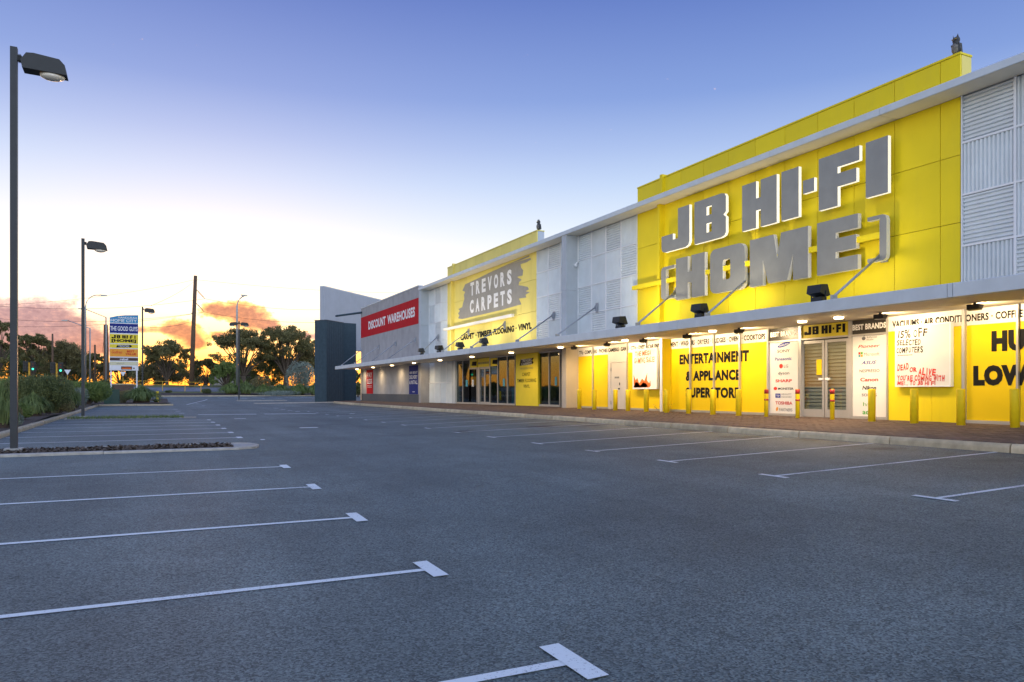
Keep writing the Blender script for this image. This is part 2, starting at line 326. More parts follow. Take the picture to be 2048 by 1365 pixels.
# ------------------------------------------------------------------ mesh helpers
def wloc(o):
    v = Vector((0, 0, 0))
    while o is not None: v += Vector(o.location); o = o.parent
    return v
class MB:
    def __init__(s): s.v = []; s.f = []; s.smooth = False
    def add(s, vs, fs):
        n = len(s.v); s.v += [tuple(p) for p in vs]; s.f += [tuple(i+n for i in f) for f in fs]; return s
    def box(s, x0, x1, y0, y1, z0, z1):
        return s.add([(x0, y0, z0), (x1, y0, z0), (x1, y1, z0), (x0, y1, z0), (x0, y0, z1), (x1, y0, z1), (x1, y1, z1), (x0, y1, z1)],
                     [(3, 2, 1, 0), (4, 5, 6, 7), (0, 1, 5, 4), (1, 2, 6, 5), (2, 3, 7, 6), (3, 0, 4, 7)])
    def prism(s, pts, d0, d1, axis='X'):     # polygon extruded along an axis; pts are (Y,Z) for X, (X,Z) for Y, (X,Y) for Z
        n = len(pts)
        def p3(a, b, d): return {'X': (d, a, b), 'Y': (a, d, b), 'Z': (a, b, d)}[axis]
        vs = [p3(a, b, d0) for a, b in pts]+[p3(a, b, d1) for a, b in pts]
        return s.add(vs, [tuple(range(n)), tuple(range(2*n-1, n-1, -1))]+[(i, i+n, (i+1) % n+n, (i+1) % n) for i in range(n)])
    def bar(s, a, b, w, h=None, up=(0, 0, 1)):
        a, b = Vector(a), Vector(b); h = h or w; d = (b-a).normalized(); upv = Vector(up)
        if abs(d.dot(upv)) > .98: upv = Vector((1, 0, 0))
        r = d.cross(upv).normalized()*w/2; t = r.cross(d).normalized()*h/2
        vs = [a-r-t, a+r-t, a+r+t, a-r+t, b-r-t, b+r-t, b+r+t, b-r+t]
        return s.add(vs, [(0, 1, 2, 3), (7, 6, 5, 4), (0, 4, 5, 1), (1, 5, 6, 2), (2, 6, 7, 3), (3, 7, 4, 0)])
    def tube(s, pts, radii, n=8, caps=True):
        pts = [Vector(p) for p in pts]
        if isinstance(radii, (int, float)): radii = [radii]*len(pts)
        rings = []
        for i, p in enumerate(pts):
            d = (pts[min(i+1, len(pts)-1)]-pts[max(i-1, 0)]).normalized()
            upv = Vector((0, 0, 1)) if abs(d.z) < .9 else Vector((1, 0, 0))
            a = d.cross(upv).normalized(); b = d.cross(a).normalized()
            rings.append([p+radii[i]*(math.cos(2*math.pi*k/n)*a+math.sin(2*math.pi*k/n)*b) for k in range(n)])
        vs = [q for r in rings for q in r]; fs = []
        for i in range(len(pts)-1):
            for k in range(n):
                fs.append((i*n+k, (i+1)*n+k, (i+1)*n+(k+1) % n, i*n+(k+1) % n))
        if caps: fs += [tuple(range(n)), tuple(reversed(range((len(pts)-1)*n, len(pts)*n)))]
        return s.add(vs, fs)
    def lathe(s, prof, n=16, c=(0, 0, 0), sx=1, sy=1):
        vs = [(c[0]+r*sx*math.cos(2*math.pi*k/n), c[1]+r*sy*math.sin(2*math.pi*k/n), c[2]+z) for r, z in prof for k in range(n)]
        fs = [(i*n+k, i*n+(k+1) % n, (i+1)*n+(k+1) % n, (i+1)*n+k) for i in range(len(prof)-1) for k in range(n)]
        fs += [tuple(reversed(range(n))), tuple(range((len(prof)-1)*n, len(prof)*n))]
        return s.add(vs, fs)
    def build(s, name, m, parent=None, smooth=False, m2=None, m2f=None):
        off = wloc(parent) if parent else Vector((0, 0, 0))
        me = bpy.data.meshes.new(name); me.from_pydata([(x-off.x, y-off.y, z-off.z) for x, y, z in s.v], [], s.f)
        me.materials.append(MATS[m] if isinstance(m, str) else m)
        if m2:
            me.materials.append(MATS[m2])
            for p in me.polygons:
                if m2f(p): p.material_index = 1
        if smooth: me.polygons.foreach_set('use_smooth', [True]*len(me.polygons))
        me.update()
        o = bpy.data.objects.new(name, me); col.objects.link(o)
        if parent: o.parent = parent
        return o
def B(name, m, parent, *dims): return MB().box(*dims).build(name, m, parent)
def quadmesh(name, verts, m, parent=None):      # numpy (n,4,3) quads
    q = np.asarray(verts, dtype=np.float32); n = len(q)
    off = np.array(wloc(parent)) if parent else np.zeros(3)
    me = bpy.data.meshes.new(name); me.vertices.add(n*4); me.loops.add(n*4); me.polygons.add(n)
    me.vertices.foreach_set('co', (q-off).astype(np.float32).ravel())
    me.loops.foreach_set('vertex_index', np.arange(n*4, dtype=np.int32)); me.polygons.foreach_set('loop_start', np.arange(0, n*4, 4, dtype=np.int32))
    me.materials.append(MATS[m]); me.update(); me.validate()
    o = bpy.data.objects.new(name, me); col.objects.link(o); o.parent = parent
    return o
def tag(o, label=None, cat=None, group=None, kind=None):
    if label: o['label'] = label
    if cat: o['category'] = cat
    if group: o['group'] = group
    if kind: o['kind'] = kind
    return o
def thing(name, label, cat, loc=(0, 0, 0), group=None):
    o = bpy.data.objects.new(name, None); col.objects.link(o); o.location = loc; o.empty_display_size = .2
    return tag(o, label, cat, group)
def copy_tree(o, parent=None):
    c = o.copy(); col.objects.link(c); c.parent = parent
    for ch in o.children: copy_tree(ch, c)
    return c
ORD = ['first', 'second', 'third', 'fourth', 'fifth', 'sixth', 'seventh', 'eighth', 'ninth', 'tenth', 'eleventh', 'twelfth', 'thirteenth', 'fourteenth', 'fifteenth', 'sixteenth', 'seventeenth', 'eighteenth', 'nineteenth', 'twentieth']

TCACHE = {}
def text_geo(body, bold=0.0, shear=0.0, space=1.0):
    k = (body, bold, shear, space)
    if k in TCACHE: return TCACHE[k]
    cu = bpy.data.curves.new('t', 'FONT'); cu.body = body; cu.size = 1; cu.offset = bold; cu.shear = shear; cu.resolution_u = 3; cu.space_character = space; cu.align_x = 'CENTER'
    o = bpy.data.objects.new('t', cu); col.objects.link(o); bpy.context.view_layer.update()
    me = bpy.data.meshes.new_from_object(o.evaluated_get(bpy.context.evaluated_depsgraph_get()))
    vs = [tuple(v.co) for v in me.vertices]; fs = [tuple(p.vertices) for p in me.polygons]
    bpy.data.objects.remove(o); bpy.data.curves.remove(cu); bpy.data.meshes.remove(me)
    x0 = min(v[0] for v in vs); x1 = max(v[0] for v in vs); y0 = min(v[1] for v in vs); y1 = max(v[1] for v in vs)
    TCACHE[k] = ([((v[0]-x0)/(x1-x0), (v[1]-y0)/(y1-y0)) for v in vs], fs); return TCACHE[k]
def text_X(body, X, ya, yb, z0, z1, m, parent, name='lettering', rot=0, **kw):   # faces -X, left edge at ya, right edge at yb
    vs, fs = text_geo(body, **kw); mb = MB()
    if rot:
        w, h = ya-yb, z1-z0; c, s_ = math.cos(rot), math.sin(rot); out = []
        for a, b in vs:
            p, q = (a-.5)*w, (b-.5)*h; out.append((X, (ya+yb)/2-(p*c-q*s_), (z0+z1)/2+p*s_+q*c))
    else: out = [(X, ya+(yb-ya)*a, z0+(z1-z0)*b) for a, b in vs]
    mb.add(out, fs); return mb.build(name, m, parent)
def text_Y(body, Y, xa, xb, z0, z1, m, parent, name='lettering', **kw):          # faces -Y
    vs, fs = text_geo(body, **kw)
    return MB().add([(xa+(xb-xa)*a, Y, z0+(z1-z0)*b) for a, b in vs], fs).build(name, m, parent)

# ================================================================== ground
def sheet(name, xs, ys, zf, m, parent=None):
    nx = len(xs); vs = [(x, y, zf(x, y)) for y in ys for x in xs]
    fs = [(j*nx+i, j*nx+i+1, (j+1)*nx+i+1, (j+1)*nx+i) for j in range(len(ys)-1) for i in range(nx-1)]
    mb = MB(); mb.v = vs; mb.f = fs; return mb.build(name, m, parent)
YN = list(np.arange(-40, 62, .5))+[62, 65, 70, 75, 80, 85, 90, 95, 100]
car_park = tag(sheet('car_park', [-60, -30, -15, -8, -3.8, -1, .5, 2.08, 4, 6, 8.2, 10, 12, 13.6, 16, 30, 60], YN, G, 'asphalt'), kind='structure')
tag(sheet('ground', [-2500, -800, -200, -60, -15, 2.08, 8.2, 13.6, 60, 200, 800, 2500], [-2500, -500, -100, 0, 6, 13.5, 20, 30, 40, 60, 80, 99, 106, 112, 122, 130, 300, 900, 3000],
          lambda x, y: G(x, y)-(.3 if y < 105 else 0), 'verge_grass'), kind='structure')
tag(sheet('road', [-300, -60, 2.08, 8.2, 13.6, 60, 300], [112.2, 121.8], lambda x, y: G(x, y)+.03, 'road_asphalt'), kind='structure')

def strip(u_pts, w, m, name='parking_line', lift=.006):       # painted line along a ground polyline
    mb = MB(); P = [Vector((x, y, 0)) for x, y in u_pts]; Q = []
    for a, b in zip(P[:-1], P[1:]):
        n = max(1, int((b-a).length/.6)); Q += [a+(b-a)*k/n for k in range(n)]
    Q.append(P[-1]); vs = []; fs = []
    for i, p in enumerate(Q):
        d = (Q[min(i+1, len(Q)-1)]-Q[max(i-1, 0)]).normalized(); n = Vector((-d.y, d.x, 0))*w/2
        for q in (p+n, p-n): vs.append((q.x, q.y, G(q.x, q.y)+lift))
        if i: fs.append((2*i-2, 2*i-1, 2*i+1, 2*i))
    mb.v = vs; mb.f = fs; return mb.build(name, m, car_park)
XL, XT, XK = 2.08, 8.2, 13.6
left_y = [3.53, 5.87, 8.37, 10.9, 13.5]
for i, y in enumerate(left_y):
    strip([(XL, y), (-3.6, y)], .085, 'line_paint'); strip([(XL, y-.27), (XL, y+.27)], .13, 'line_paint', 'line_end_bar', .009)
for y in (1.0, -1.5): strip([(XL, y), (-3.6, y)], .085, 'line_paint')
for k in range(6):
    y = 21.3+2.5*k; strip([(XL, y), (-3.6, y)], .10, 'line_paint'); strip([(XL, y-.3), (XL, y+.3)], .14, 'line_paint', 'line_end_bar', .009)
for k in range(5):
    y = 40.8+2.6*k; strip([(XL, y), (-.2, y)], .085, 'faded_paint')
right_y = [.6, 3.1, 5.6, 8.1, 10.6, 13.1, 15.55, 18.2, 20.8, 23.4, 26.0, 28.7, 31.4, 34.1, 36.8, 39.4, 42, 44.6]
for y in right_y:
    strip([(XT, y), (XK-.05, y)], .075, 'faded_paint'); strip([(XT, y-.27), (XT, y+.27)], .09, 'faded_paint', 'line_end_bar', .009)
for xa, xb in ((2.0, 4.85), (5.25, 7.95)): strip([(xa, 41.0), (xb, 41.0)], .42, 'line_paint', 'give_way_bar')
def patch(u0, u1, v, w):
    xa, ya = onG(u0, v); xb, yb = onG(u1, v); strip([(xa, (ya+yb)/2), (xb, (ya+yb)/2)], w, 'line_paint', 'painted_mark')
patch(598, 637, 856, .35); patch(468, 492, 838, .35); patch(521, 530, 880, .3)
for u, v in ((395, 808), (408, 812), (350, 819), (356, 823), (363, 827), (552, 817), (566, 820), (580, 822), (595, 824), (704, 828)):
    x, y = onG(u, v); strip([(x-.14, y), (x+.14, y)], .3, 'line_paint', 'lane_dash')
for k in range(6): strip([(7.5+1.9*k, 88), (6.6+1.9*k, 92.5)], .14, 'line_paint')
strip([(5.0, 84), (2.3, 64)], .12, 'faded_paint', 'edge_line')
def disc(name, x, y, rx, ry, m, lift=.012, n=20, wob=.12):
    vs = [(x, y, G(x, y)+lift)]
    for k in range(n):
        a = 2*math.pi*k/n; q = 1+wob*math.sin(3*a+x)+wob*.7*math.sin(7*a+y); px, py = x+rx*q*math.cos(a), y+ry*q*math.sin(a); vs.append((px, py, G(px, py)+lift))
    mb = MB(); mb.v = vs; mb.f = [(0, 1+k, 1+(k+1) % n) for k in range(n)]; return mb.build(name, m, car_park)
disc('pit_cover', *onG(1083, 854), .55, .32, 'iron_cover', wob=0)
disc('pit_cover', *onG(922, 864), .28, .2, 'iron_cover', wob=0)

# -------- kerbs: one stone at a time
def kerb_run(parent, pts, w, h, zf, seg=2.35, m='kerb_concrete', gap=.03):
    for a, b in zip(pts[:-1], pts[1:]):
        a, b = Vector((*a, 0)), Vector((*b, 0)); Ld = (b-a).length; n = max(1, round(Ld/seg)); d = (b-a)/Ld; nr = Vector((d.y, -d.x, 0))
        for k in range(n):
            p = a+d*(Ld*k/n+gap/2); q = a+d*(Ld*(k+1)/n-gap/2); jz = random.uniform(-.006, .006); jn = random.uniform(-.008, .008)
            prof = [(0, -.12), (.0, h*.55), (.012, h*.82), (.045, h), (w, h), (w, -.12)]; vs = []
            for e in (p, q):
                z0 = zf(e.x, e.y)
                for t, z in prof: vs.append(tuple(Vector((e.x, e.y, z0+z+jz))-nr*(t+jn)))
            m_ = len(prof)
            MB().add(vs, [tuple(range(m_)), tuple(range(2*m_-1, m_-1, -1))]+[(i, i+m_, (i+1) % m_+m_, (i+1) % m_) for i in range(m_)]).build('kerb_stone', m, parent)
def struct_empty(name):
    o = bpy.data.objects.new(name, None); col.objects.link(o); o['kind'] = 'structure'; return o
kerb = struct_empty('footpath_kerb')
# direction chosen so that the exposed face looks to the car park
kerb_run(kerb, [(XK+1.2, 64.2), (XK+.35, 63.7), (XK, 62.6), (XK, -4)], .16, .155, G)

def zw(y): return it(y, [30, 64], [.36, .24])
def FP(x, y):
    zk = G(XK, y)+.155
    return it(x, [XK, 16.0, 16.8], [zk, zw(y)-.015, zw(y)])
ys = list(np.arange(-4, 64.5, 1.0))+[64.2]
footpath = tag(sheet('footpath', [XK+.16, 14.6, 15.4, 16.0, 16.8, 17.2], ys, lambda x, y: FP(x, y)-.012, 'joint_sand'), kind='structure')
def paver_fields():
    L_, W_ = .23, .115; items = []
    xi = XK+.165+W_/2; row = 0
    while xi < 16.78:
        y = -3.9+(L_/2 if row % 2 else 0)
        while y < 63.9: items.append((xi, y)); y += L_
        xi += W_; row += 1
    def px(p):
        d = p[0]*SA+p[1]*CA; u = 1024+F*(p[0]*CA-p[1]*SA)/d
        return d if 0 < u < 2040 else 1e6+abs(p[1])
    items.sort(key=px)
    a, b = L_/2-.004, W_/2-.004
    me = bpy.data.meshes.new('paver'); h = .03
    me.from_pydata([(-b, -a, -h), (b, -a, -h), (b, a, -h), (-b, a, -h), (-b, -a, -.004), (b, -a, -.004), (b, a, -.004), (-b, a, -.004),
                    (-b+.005, -a+.005, 0), (b-.005, -a+.005, 0), (b-.005, a-.005, 0), (-b+.005, a-.005, 0)], [],
                   [(8, 9, 10, 11), (4, 5, 9, 8), (5, 6, 10, 9), (6, 7, 11, 10), (7, 4, 8, 11), (0, 1, 5, 4), (1, 2, 6, 5), (2, 3, 7, 6), (3, 0, 4, 7)])
    me.materials.append(MATS['paver_a'])
    for i, (x, y) in enumerate(items[:300]):
        o = bpy.data.objects.new('paver', me); col.objects.link(o); o.parent = footpath
        sl = (FP(x+.05, y)-FP(x-.05, y))/.1
        o.location = (x, y, FP(x, y)+random.uniform(-.002, .003)); o.rotation_euler = (random.uniform(-.008, .008), -math.atan(sl), random.uniform(-.01, .01))
    q = []
    for x, y in items[300:]:
        j = random.uniform(-.003, .004); z = [FP(x+sx*b, y)+j for sx in (-1, 1)]
        T = [(x-b, y-a, z[0]), (x+b, y-a, z[1]), (x+b, y+a, z[1]), (x-b, y+a, z[0])]; q.append(T)
        for k in ((0, 1), (3, 0)):
            p0, p1 = T[k[0]], T[k[1]]; q.append([(p0[0], p0[1], p0[2]-.02), (p1[0], p1[1], p1[2]-.02), p1, p0])
    o = quadmesh('paver_field', q, 'paver_a', footpath); o['kind'] = 'stuff'
paver_fields()

# -------- planted beds, islands
def bedz(x, y): return G(x, y)+.10+.05*math.sin(x*.9+y*.31)+.06*math.sin(y*.23)+min(.5, max(0, -4.5-x)*.05)
tag(sheet('garden_bed', list(np.arange(-45, -3.8, 1.6))+[-3.83], list(np.arange(8, 62, 1.5))+[62.0], bedz, 'mulch'), kind='structure')
tag(sheet('entry_garden_bed', list(np.arange(-45, 1.2, 1.6))+[1.15], list(np.arange(62.0, 84, 1.5)), lambda x, y: bedz(x, y)-.001, 'mulch'), kind='structure')
tag(sheet('roadside_garden_bed', list(np.arange(-60, 60, 3)), [100.2, 102, 104, 106, 108.5], lambda x, y: G(x, y)+.10+.03*math.sin(x*1.3+y), 'mulch'), kind='structure')
lk = struct_empty('garden_kerb'); kerb_run(lk, [(-3.68, 8), (-3.68, 61.7), (1.3, 61.8)], .16, .13, G, 2.4)
rk = struct_empty('roadside_kerb'); kerb_run(rk, [(-60, 100), (60, 100)], .2, .12, G, 6)
def island(name, x0, x1, y0, y1, filling, noser=.5, seg=2.4, kh=.06):
    isl = struct_empty(name)
    c = (y0+y1)/2
    kerb_run(isl, [(x0, y0), (x1-noser, y0), (x1-.12, y0+.2), (x1, c), (x1-.12, y1-.2), (x1-noser, y1), (x0, y1)], .13, kh, G, seg, 'island_concrete', .01)
    xs = list(np.linspace(x0, x1-.14, 14)); sheet('infill', xs, [y0+.12, c, y1-.12] if y1-y0 > .35 else [y0+.05, y1-.05], lambda x, y: G(x, y)+kh-.02, filling, isl)
    return isl
i1 = island('traffic_island', -3.6, 2.2, 17.35, 18.75, 'mulch')
MB().prism([(1.6, 17.47), (1.92, 17.5), (2.07, 18.05), (1.92, 18.6), (1.6, 18.63)], G(2, 18), G(2, 18)+.055, 'Z').build('nose_slab', 'island_concrete', i1)
i2 = island('grass_island', -3.5, 1.75, 37.0, 37.45, 'mulch', kh=.03)
i3 = island('far_traffic_island', 7.2, 12.0, 76.0, 77.2, 'mulch')
i4 = island('pylon_traffic_island', 7.6, 14.6, 65.2, 66.2, 'island_concrete')
# bark chips on the near island
def chips(parent, n, x0, x1, y0, y1, zf, s, m, name):
    c = np.column_stack([rng.uniform(x0, x1, n), rng.uniform(y0, y1, n)]); Q = []
    for x, y in c:
        a = rng.uniform(0, math.pi); t = rng.uniform(-.7, .7); l = s*rng.uniform(.5, 1.4); w = l*rng.uniform(.3, .6)
        ex = np.array([math.cos(a), math.sin(a), math.sin(t)])*l/2; ey = np.array([-math.sin(a), math.cos(a), .3*math.sin(t*3)])*w/2; p = np.array([x, y, zf(x, y)+.012+abs(math.sin(t))*l*.4])
        Q.append([p-ex-ey, p+ex-ey, p+ex+ey, p-ex+ey])
    o = quadmesh(name, Q, m, parent); o['kind'] = 'stuff'; return o
mat('chip', (.10, .075, .055), .9, var=.6, vscale=30)
chips(i1, 2700, -3.5, 1.6, 17.5, 18.6, lambda x, y: G(x, y)+.04, .07, 'chip', 'bark_chips')

# ================================================================== the retail building
XW = 16.8
bld = thing('retail_building', 'long two-storey retail building with yellow panels, grey corrugated bays and front canopy', 'building', (XW, 30, 0))
Y1, Y0 = WY(1275, XW), WY(1921, XW)         # yellow shop block, far and near edge
T1, T0 = WY(895, XW), WY(1074, XW)          # pale yellow carpet shop block
FA0, FA1 = 28.0, 28.4                       # dividing fin between the two shops
FB0, FB1 = 47.6, 48.0                       # fin at the concrete wall
ZR0, ZR1, ZP = 7.92, 8.12, WZ(1921, 104, XW)    # roof edge bottom, top, parapet top
ZC0, ZC1 = 2.97, 3.25                       # canopy edge
YN0 = -2.0                                  # near end of what is built
YE = WY(722, 16.2)                          # far corner of the concrete wall
# structural walls behind the cladding (upper storey) and the rear volume
MB().box(XW+.07, XW+.35, YN0, FB0, 2.9, ZR0-.05).build('wall', 'header_black', bld)
MB().box(XW+.06, 45, YN0, FB0, ZR0-.05, ZR0+.10).build('roof_deck', 'fascia_metal', bld)
MB().box(38, 38.3, YN0, YE, 0, ZR0-.06).build('rear_wall', 'concrete_wall', bld)
MB().box(XW+.4, 37.9, YN0, FB0, .2, .33).build('floor_slab', 'room_floor', bld)
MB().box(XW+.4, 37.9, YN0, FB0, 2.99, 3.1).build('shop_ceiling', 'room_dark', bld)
# roof edge: fascia pieces with joints + soffit sheets
yb = YN0; k = 0
edges = list(np.arange(YN0, FB1+.05, 3.62)); edges[-1] = FB1+.02
for a, b in zip(edges[:-1], edges[1:]):
    MB().prism([(16.16, ZR0+.012), (16.16, ZR1-.03), (16.20, ZR1), (16.7, ZR1), (16.7, ZR1-.03), (16.22, ZR0+.03), (16.22, ZR0+.012)], a+.004, b-.004, 'Y').build('roof_fascia', 'fascia_metal', bld)
    MB().box(16.19, XW+.05, a+.006, b-.006, ZR0, ZR0+.01).build('roof_soffit', 'soffit', bld)
MB().box(16.24, XW+.06, YN0, FB1, ZR0+.02, ZR1-.035).build('roof_edge_core', 'fascia_metal', bld)

def cladding(parent, y_edges, z_edges, m, x0=XW, skip=()):
    for i, (a, b) in enumerate(zip(y_edges[:-1], y_edges[1:])):
        for j, (c, d) in enumerate(zip(z_edges[:-1], z_edges[1:])):
            if (i, j) in skip: continue
            t = .007; dx = random.uniform(-.0015, .0015)
            MB().prism([(a+t, c+t), (b-t, c+t), (b-t, d-t), (a+t, d-t)], x0+dx, x0+.05, 'X').build('cladding_panel', m, parent)
def module(a, b, first):        # 1.2 m panels counted from the far fin
    e = [b, first]; y = first
    while y-1.2 > a+.3: y -= 1.2; e.append(y)
    e.append(a); return sorted(e)
JE = module(Y0, Y1, WY(1320, XW)); TE = module(T0, T1, WY(905, XW))
ZJ1, ZJ2 = WZ(1921, 445, XW), WZ(1921, 309.7, XW)
for (a, b, E_, m, bk) in ((Y0, Y1, JE, 'yellow_panel', 'yellow_panel'), (T0, T1, TE, 'pale_yellow_panel', 'pale_yellow_panel')):
    cladding(bld, E_, [ZC1-.28, ZJ1, ZJ2, ZR0-.002], m)
    cladding(bld, E_, [ZR1-.02, ZP-.05], m)
    MB().box(XW+.052, XW+.40, a, b, ZR0+.10, ZP-.06).build('parapet', 'fin_render' if bk != 'yellow_panel' else 'pale_yellow_panel', bld)
    MB().box(XW-.02, XW+.42, a-.01, b+.01, ZP-.048, ZP).build('parapet_cap', bk, bld)
# vertical and horizontal fins on both yellow walls
for (uf, m, ua, ub_, mh) in ((1319, 'yellow_panel', 1268, 1766, 'yellow_panel'), (903.5, 'pale_yellow_panel', 889, 1027, 'white_film')):
    yf = WY(uf, XW-.12)
    MB().box(XW-.22, XW-.004, yf-.13, yf+.02, ZC1-.28, ZR0-.004).build('vertical_fin', m, bld)
    MB().box(XW-.10, XW+.44, yf-.13, yf+.02, ZR1+.005, ZP+.07).build('vertical_fin', m, bld)
    ya, yc = WY(ua, XW-.2), WY(ub_, XW-.2); zf_ = WZ(ua, 577, XW-.2) if ua > 1000 else WZ(1027, 631, XW-.2)
    MB().box(XW-.30, XW-.16, yc, ya, zf_-.075, zf_+.075).build('horizontal_fin', mh, bld)

# corrugated bays
def corr(y0, y1, z0, z1, orient, X=XW, pitch=.095, dep=.05):
    mb = MB(); prof = []
    L_ = (y1-y0) if orient == 'V' else (z1-z0); n = max(3, round(L_/pitch)); p = L_/n
    for k in range(n):
        for t, dx in ((0, 0), (.30, 0), (.45, -dep), (.85, -dep)): prof.append((k*p+t*p, dx))
    prof.append((L_, 0))
    if orient == 'V': vs = [(X+.05+dx, y0+s_, z) for s_, dx in prof for z in (z0, z1)]
    else: vs = [(X+.05+dx, y, z0+s_) for s_, dx in prof for y in (y1, y0)]
    mb.v = vs; mb.f = [(2*i, 2*i+1, 2*i+3, 2*i+2) for i in range(len(prof)-1)]
    mb.box(X+.054, X+.064, y0, y1, z0, z1)
    return mb.build('corrugated_panel', 'corrugated', bld)
def bay(ya, yb_, ncol, zs, pattern):      # columns run left to right in the photo, i.e. from far (yb_) to near (ya)
    w = (yb_-ya)/ncol
    for c in range(ncol):
        hi = yb_-c*w; lo = hi-w
        for r_ in range(len(zs)-1):
            corr(lo+.03, hi-.03, zs[r_+1]+.025, zs[r_]-.025, pattern[r_][c % len(pattern[r_])])
        if c: MB().box(XW-.018, XW+.05, hi-.027, hi+.027, zs[-1], zs[0]).build('panel_rail', 'trim_metal', bld)
    for z in zs[1:-1]: MB().box(XW-.022, XW+.05, ya+.01, yb_-.01, z-.022, z+.022).build('panel_rail', 'trim_metal', bld)
    for y in (ya+.012, yb_-.012): MB().box(XW-.03, XW+.05, y-.012, y+.012, zs[-1], zs[0]).build('panel_edge_trim', 'trim_metal', bld)
ZB = [ZR0-.004, 6.82, 5.62, 4.44, ZC1-.1]
bay(Y1+.01, FA0-.005, 4, ZB, ['HVHV', 'VVVH', 'HVHV', 'VHVV'])
bay(FA1+.005, T0-.01, 3, ZB, ['VHV', 'VVH', 'VHV', 'HVV'])
bay(T1+.01, FB0-.005, 3, ZB, ['VHV', 'HVV', 'VHV', 'VHV'])
bay(Y0-7.1, Y0-.03, 6, ZB, ['HVVHVV', 'VVHVVH', 'HVVHVH', 'VHVVHV'])
MB().box(16.2, XW+.05, Y0-7.5, Y0-7.11, .2, ZR0-.01).build('dividing_fin', 'fin_render', bld)
# dividing fins
for a, b in ((FA0, FA1), (FB0, FB1)):
    MB().box(16.2, XW+.3, a, b, ZC1+.002, 5.5).build('dividing_fin', 'fin_render', bld)
    MB().box(16.2, XW+.3, a, b, 5.508, ZR0-.004).build('dividing_fin', 'fin_render', bld)
    MB().box(16.2, XW+.3, a, b, zw(a)-.1, ZC0+.02).build('dividing_fin', 'beige_render' if a < 40 else 'concrete_wall', bld)
# grey tilt-up concrete wall at the far end, three panels, dark dado
ce = [FB1+.004, WY(802, 16.2), WY(758.5, 16.2), YE]
for a, b in zip(ce[:-1], ce[1:]):
    MB().box(16.2, 16.45, a+.008, b-.008, .85, 8.22).build('concrete_panel', 'concrete_wall', bld)
    MB().box(16.195, 16.44, a+.004, b-.004, 0, .845).build('dado', 'dado_paint', bld)
MB().box(16.17, 16.50, FB1+.004, YE+.02, 8.225, 8.30).build('parapet_cap', 'fascia_metal', bld)
MB().box(16.46, 38, YE-.3, YE, 0, 8.22).build('end_wall', 'concrete_wall', bld)
MB().box(16.46, 38, FB1+.01, YE-.31, 7.8, 7.95).build('roof_deck', 'fascia_metal', bld)
MB().tube([(16.1, YE-.45, .3), (16.1, YE-.45, ZC0)], .05).build('downpipe', 'beige_render', bld)
# canopy
can = bld
ce = [YN0, 3.5, 9.4, WY(1894, 14.3), 18.0, WY(1476, 14.3)+3.5, 28.5, 34.5, 40.5, 46.5, 52.5, 58.5, WY(670, 14.3)]
ce = sorted(set(round(c, 2) for c in ce))
for a, b in zip(ce[:-1], ce[1:]):
    MB().prism([(14.30, ZC0), (14.30, ZC1-.015), (14.315, ZC1), (14.5, ZC1), (14.5, ZC0)], a+.007, b-.007, 'Y').build('canopy_fascia', 'fascia_metal', bld)
    MB().box(14.52, XW-.01 if b < FB1 else 16.19, a+.003, b-.003, ZC0+.006, ZC0+.03).build('canopy_soffit_sheet', 'soffit', bld)
MB().box(14.51, XW+.02 if False else 16.18, YN0, ce[-1]-.02, ZC0+.035, ZC1-.04).build('canopy_deck', 'fascia_metal', bld)
# stays from wall to canopy edge
stays = [(1764.6, 502, 1666.7), (1497, 549, 1414), (1349.6, 578.6, 1275), (1191, 609, 1114), (1104.6, 625, 1034), (1007, 644.6, 942.6), (935, 660, 885), (874, 671, 840), (828.8, 680.7, 777), (790, 688, 744), (756, 695, 710), (721.5, 703, 684)]
for u, v, uc in stays:
    xs_ = XW-.02 if u > 840 else 16.18
    y = WY(u, xs_-.08); z = 4.62; yc = WY(uc, 14.62)
    s = MB().tube([(xs_-.10, y, z-.02), (14.62, yc, ZC1+.10)], .032, 8).build('canopy_stay', 'rod_steel', bld, True)
    MB().prism([(xs_, z-.22), (xs_-.02, z-.22), (xs_-.13, z-.06), (xs_-.13, z+.03), (xs_-.02, z+.16), (xs_, z+.16)], y-.018, y+.018, 'Y').box(xs_-.014, xs_, y-.10, y+.10, z-.24, z+.18).build('stay_bracket', 'rod_steel', s)
    MB().box(14.55, 14.72, yc-.03, yc+.03, ZC1, ZC1+.14).build('stay_foot', 'rod_steel', s)

# ---------------------------------------------------------------- ground floor, yellow shop (right)
XP = XW+.02        # infill film plane
def infill(u0, u1, z0=None, z1=ZC0+.004, m='yellow_film', X=XP):
    a, b = WY(u1, X), WY(u0, X); z0 = zw(a)+.07 if z0 is None else z0
    return B('infill_panel', m, bld, X, X+.04, a, b, z0, z1)
ZW_ = 2.60
def two_tone(u0, u1):
    p = infill(u0, u1, None, ZW_-.002); w = infill(u0, u1, ZW_+.002, ZC0+.004, 'white_film', XP-.0)
    return p, w
def mullion(u, X=XW-.05, m='aluminium', w=.045, z1=ZC0+.004):
    y = WY(u, X); return B('mullion', m, bld, X, XP+.045, y-w/2, y+w/2, zw(y)-.02, z1)
def sill(u0, u1, X=XW-.03):
    a, b = WY(u1, X), WY(u0, X); return B('window_sill', 'aluminium', bld, X, XP+.05, a, b, zw(a)-.04, zw(a)+.068)
segs = [(1154.5, 1184), (1185, 1215.5), (1253, 1290), (1290.5, 1320), (1333, 1379), (1379.5, 1426.5), (1427, 1478), (1478.5, 1534), (1927, 2034), (2034.5, 2200)]
films = [two_tone(*s_) for s_ in segs]
infill(1216, 1252.5, 2.30, ZC0+.004, 'door_white')
for u in (1153.5, 1184.5, 1252.8, 1290.2, 1379, 1426.5, 1478, 2034): mullion(u)
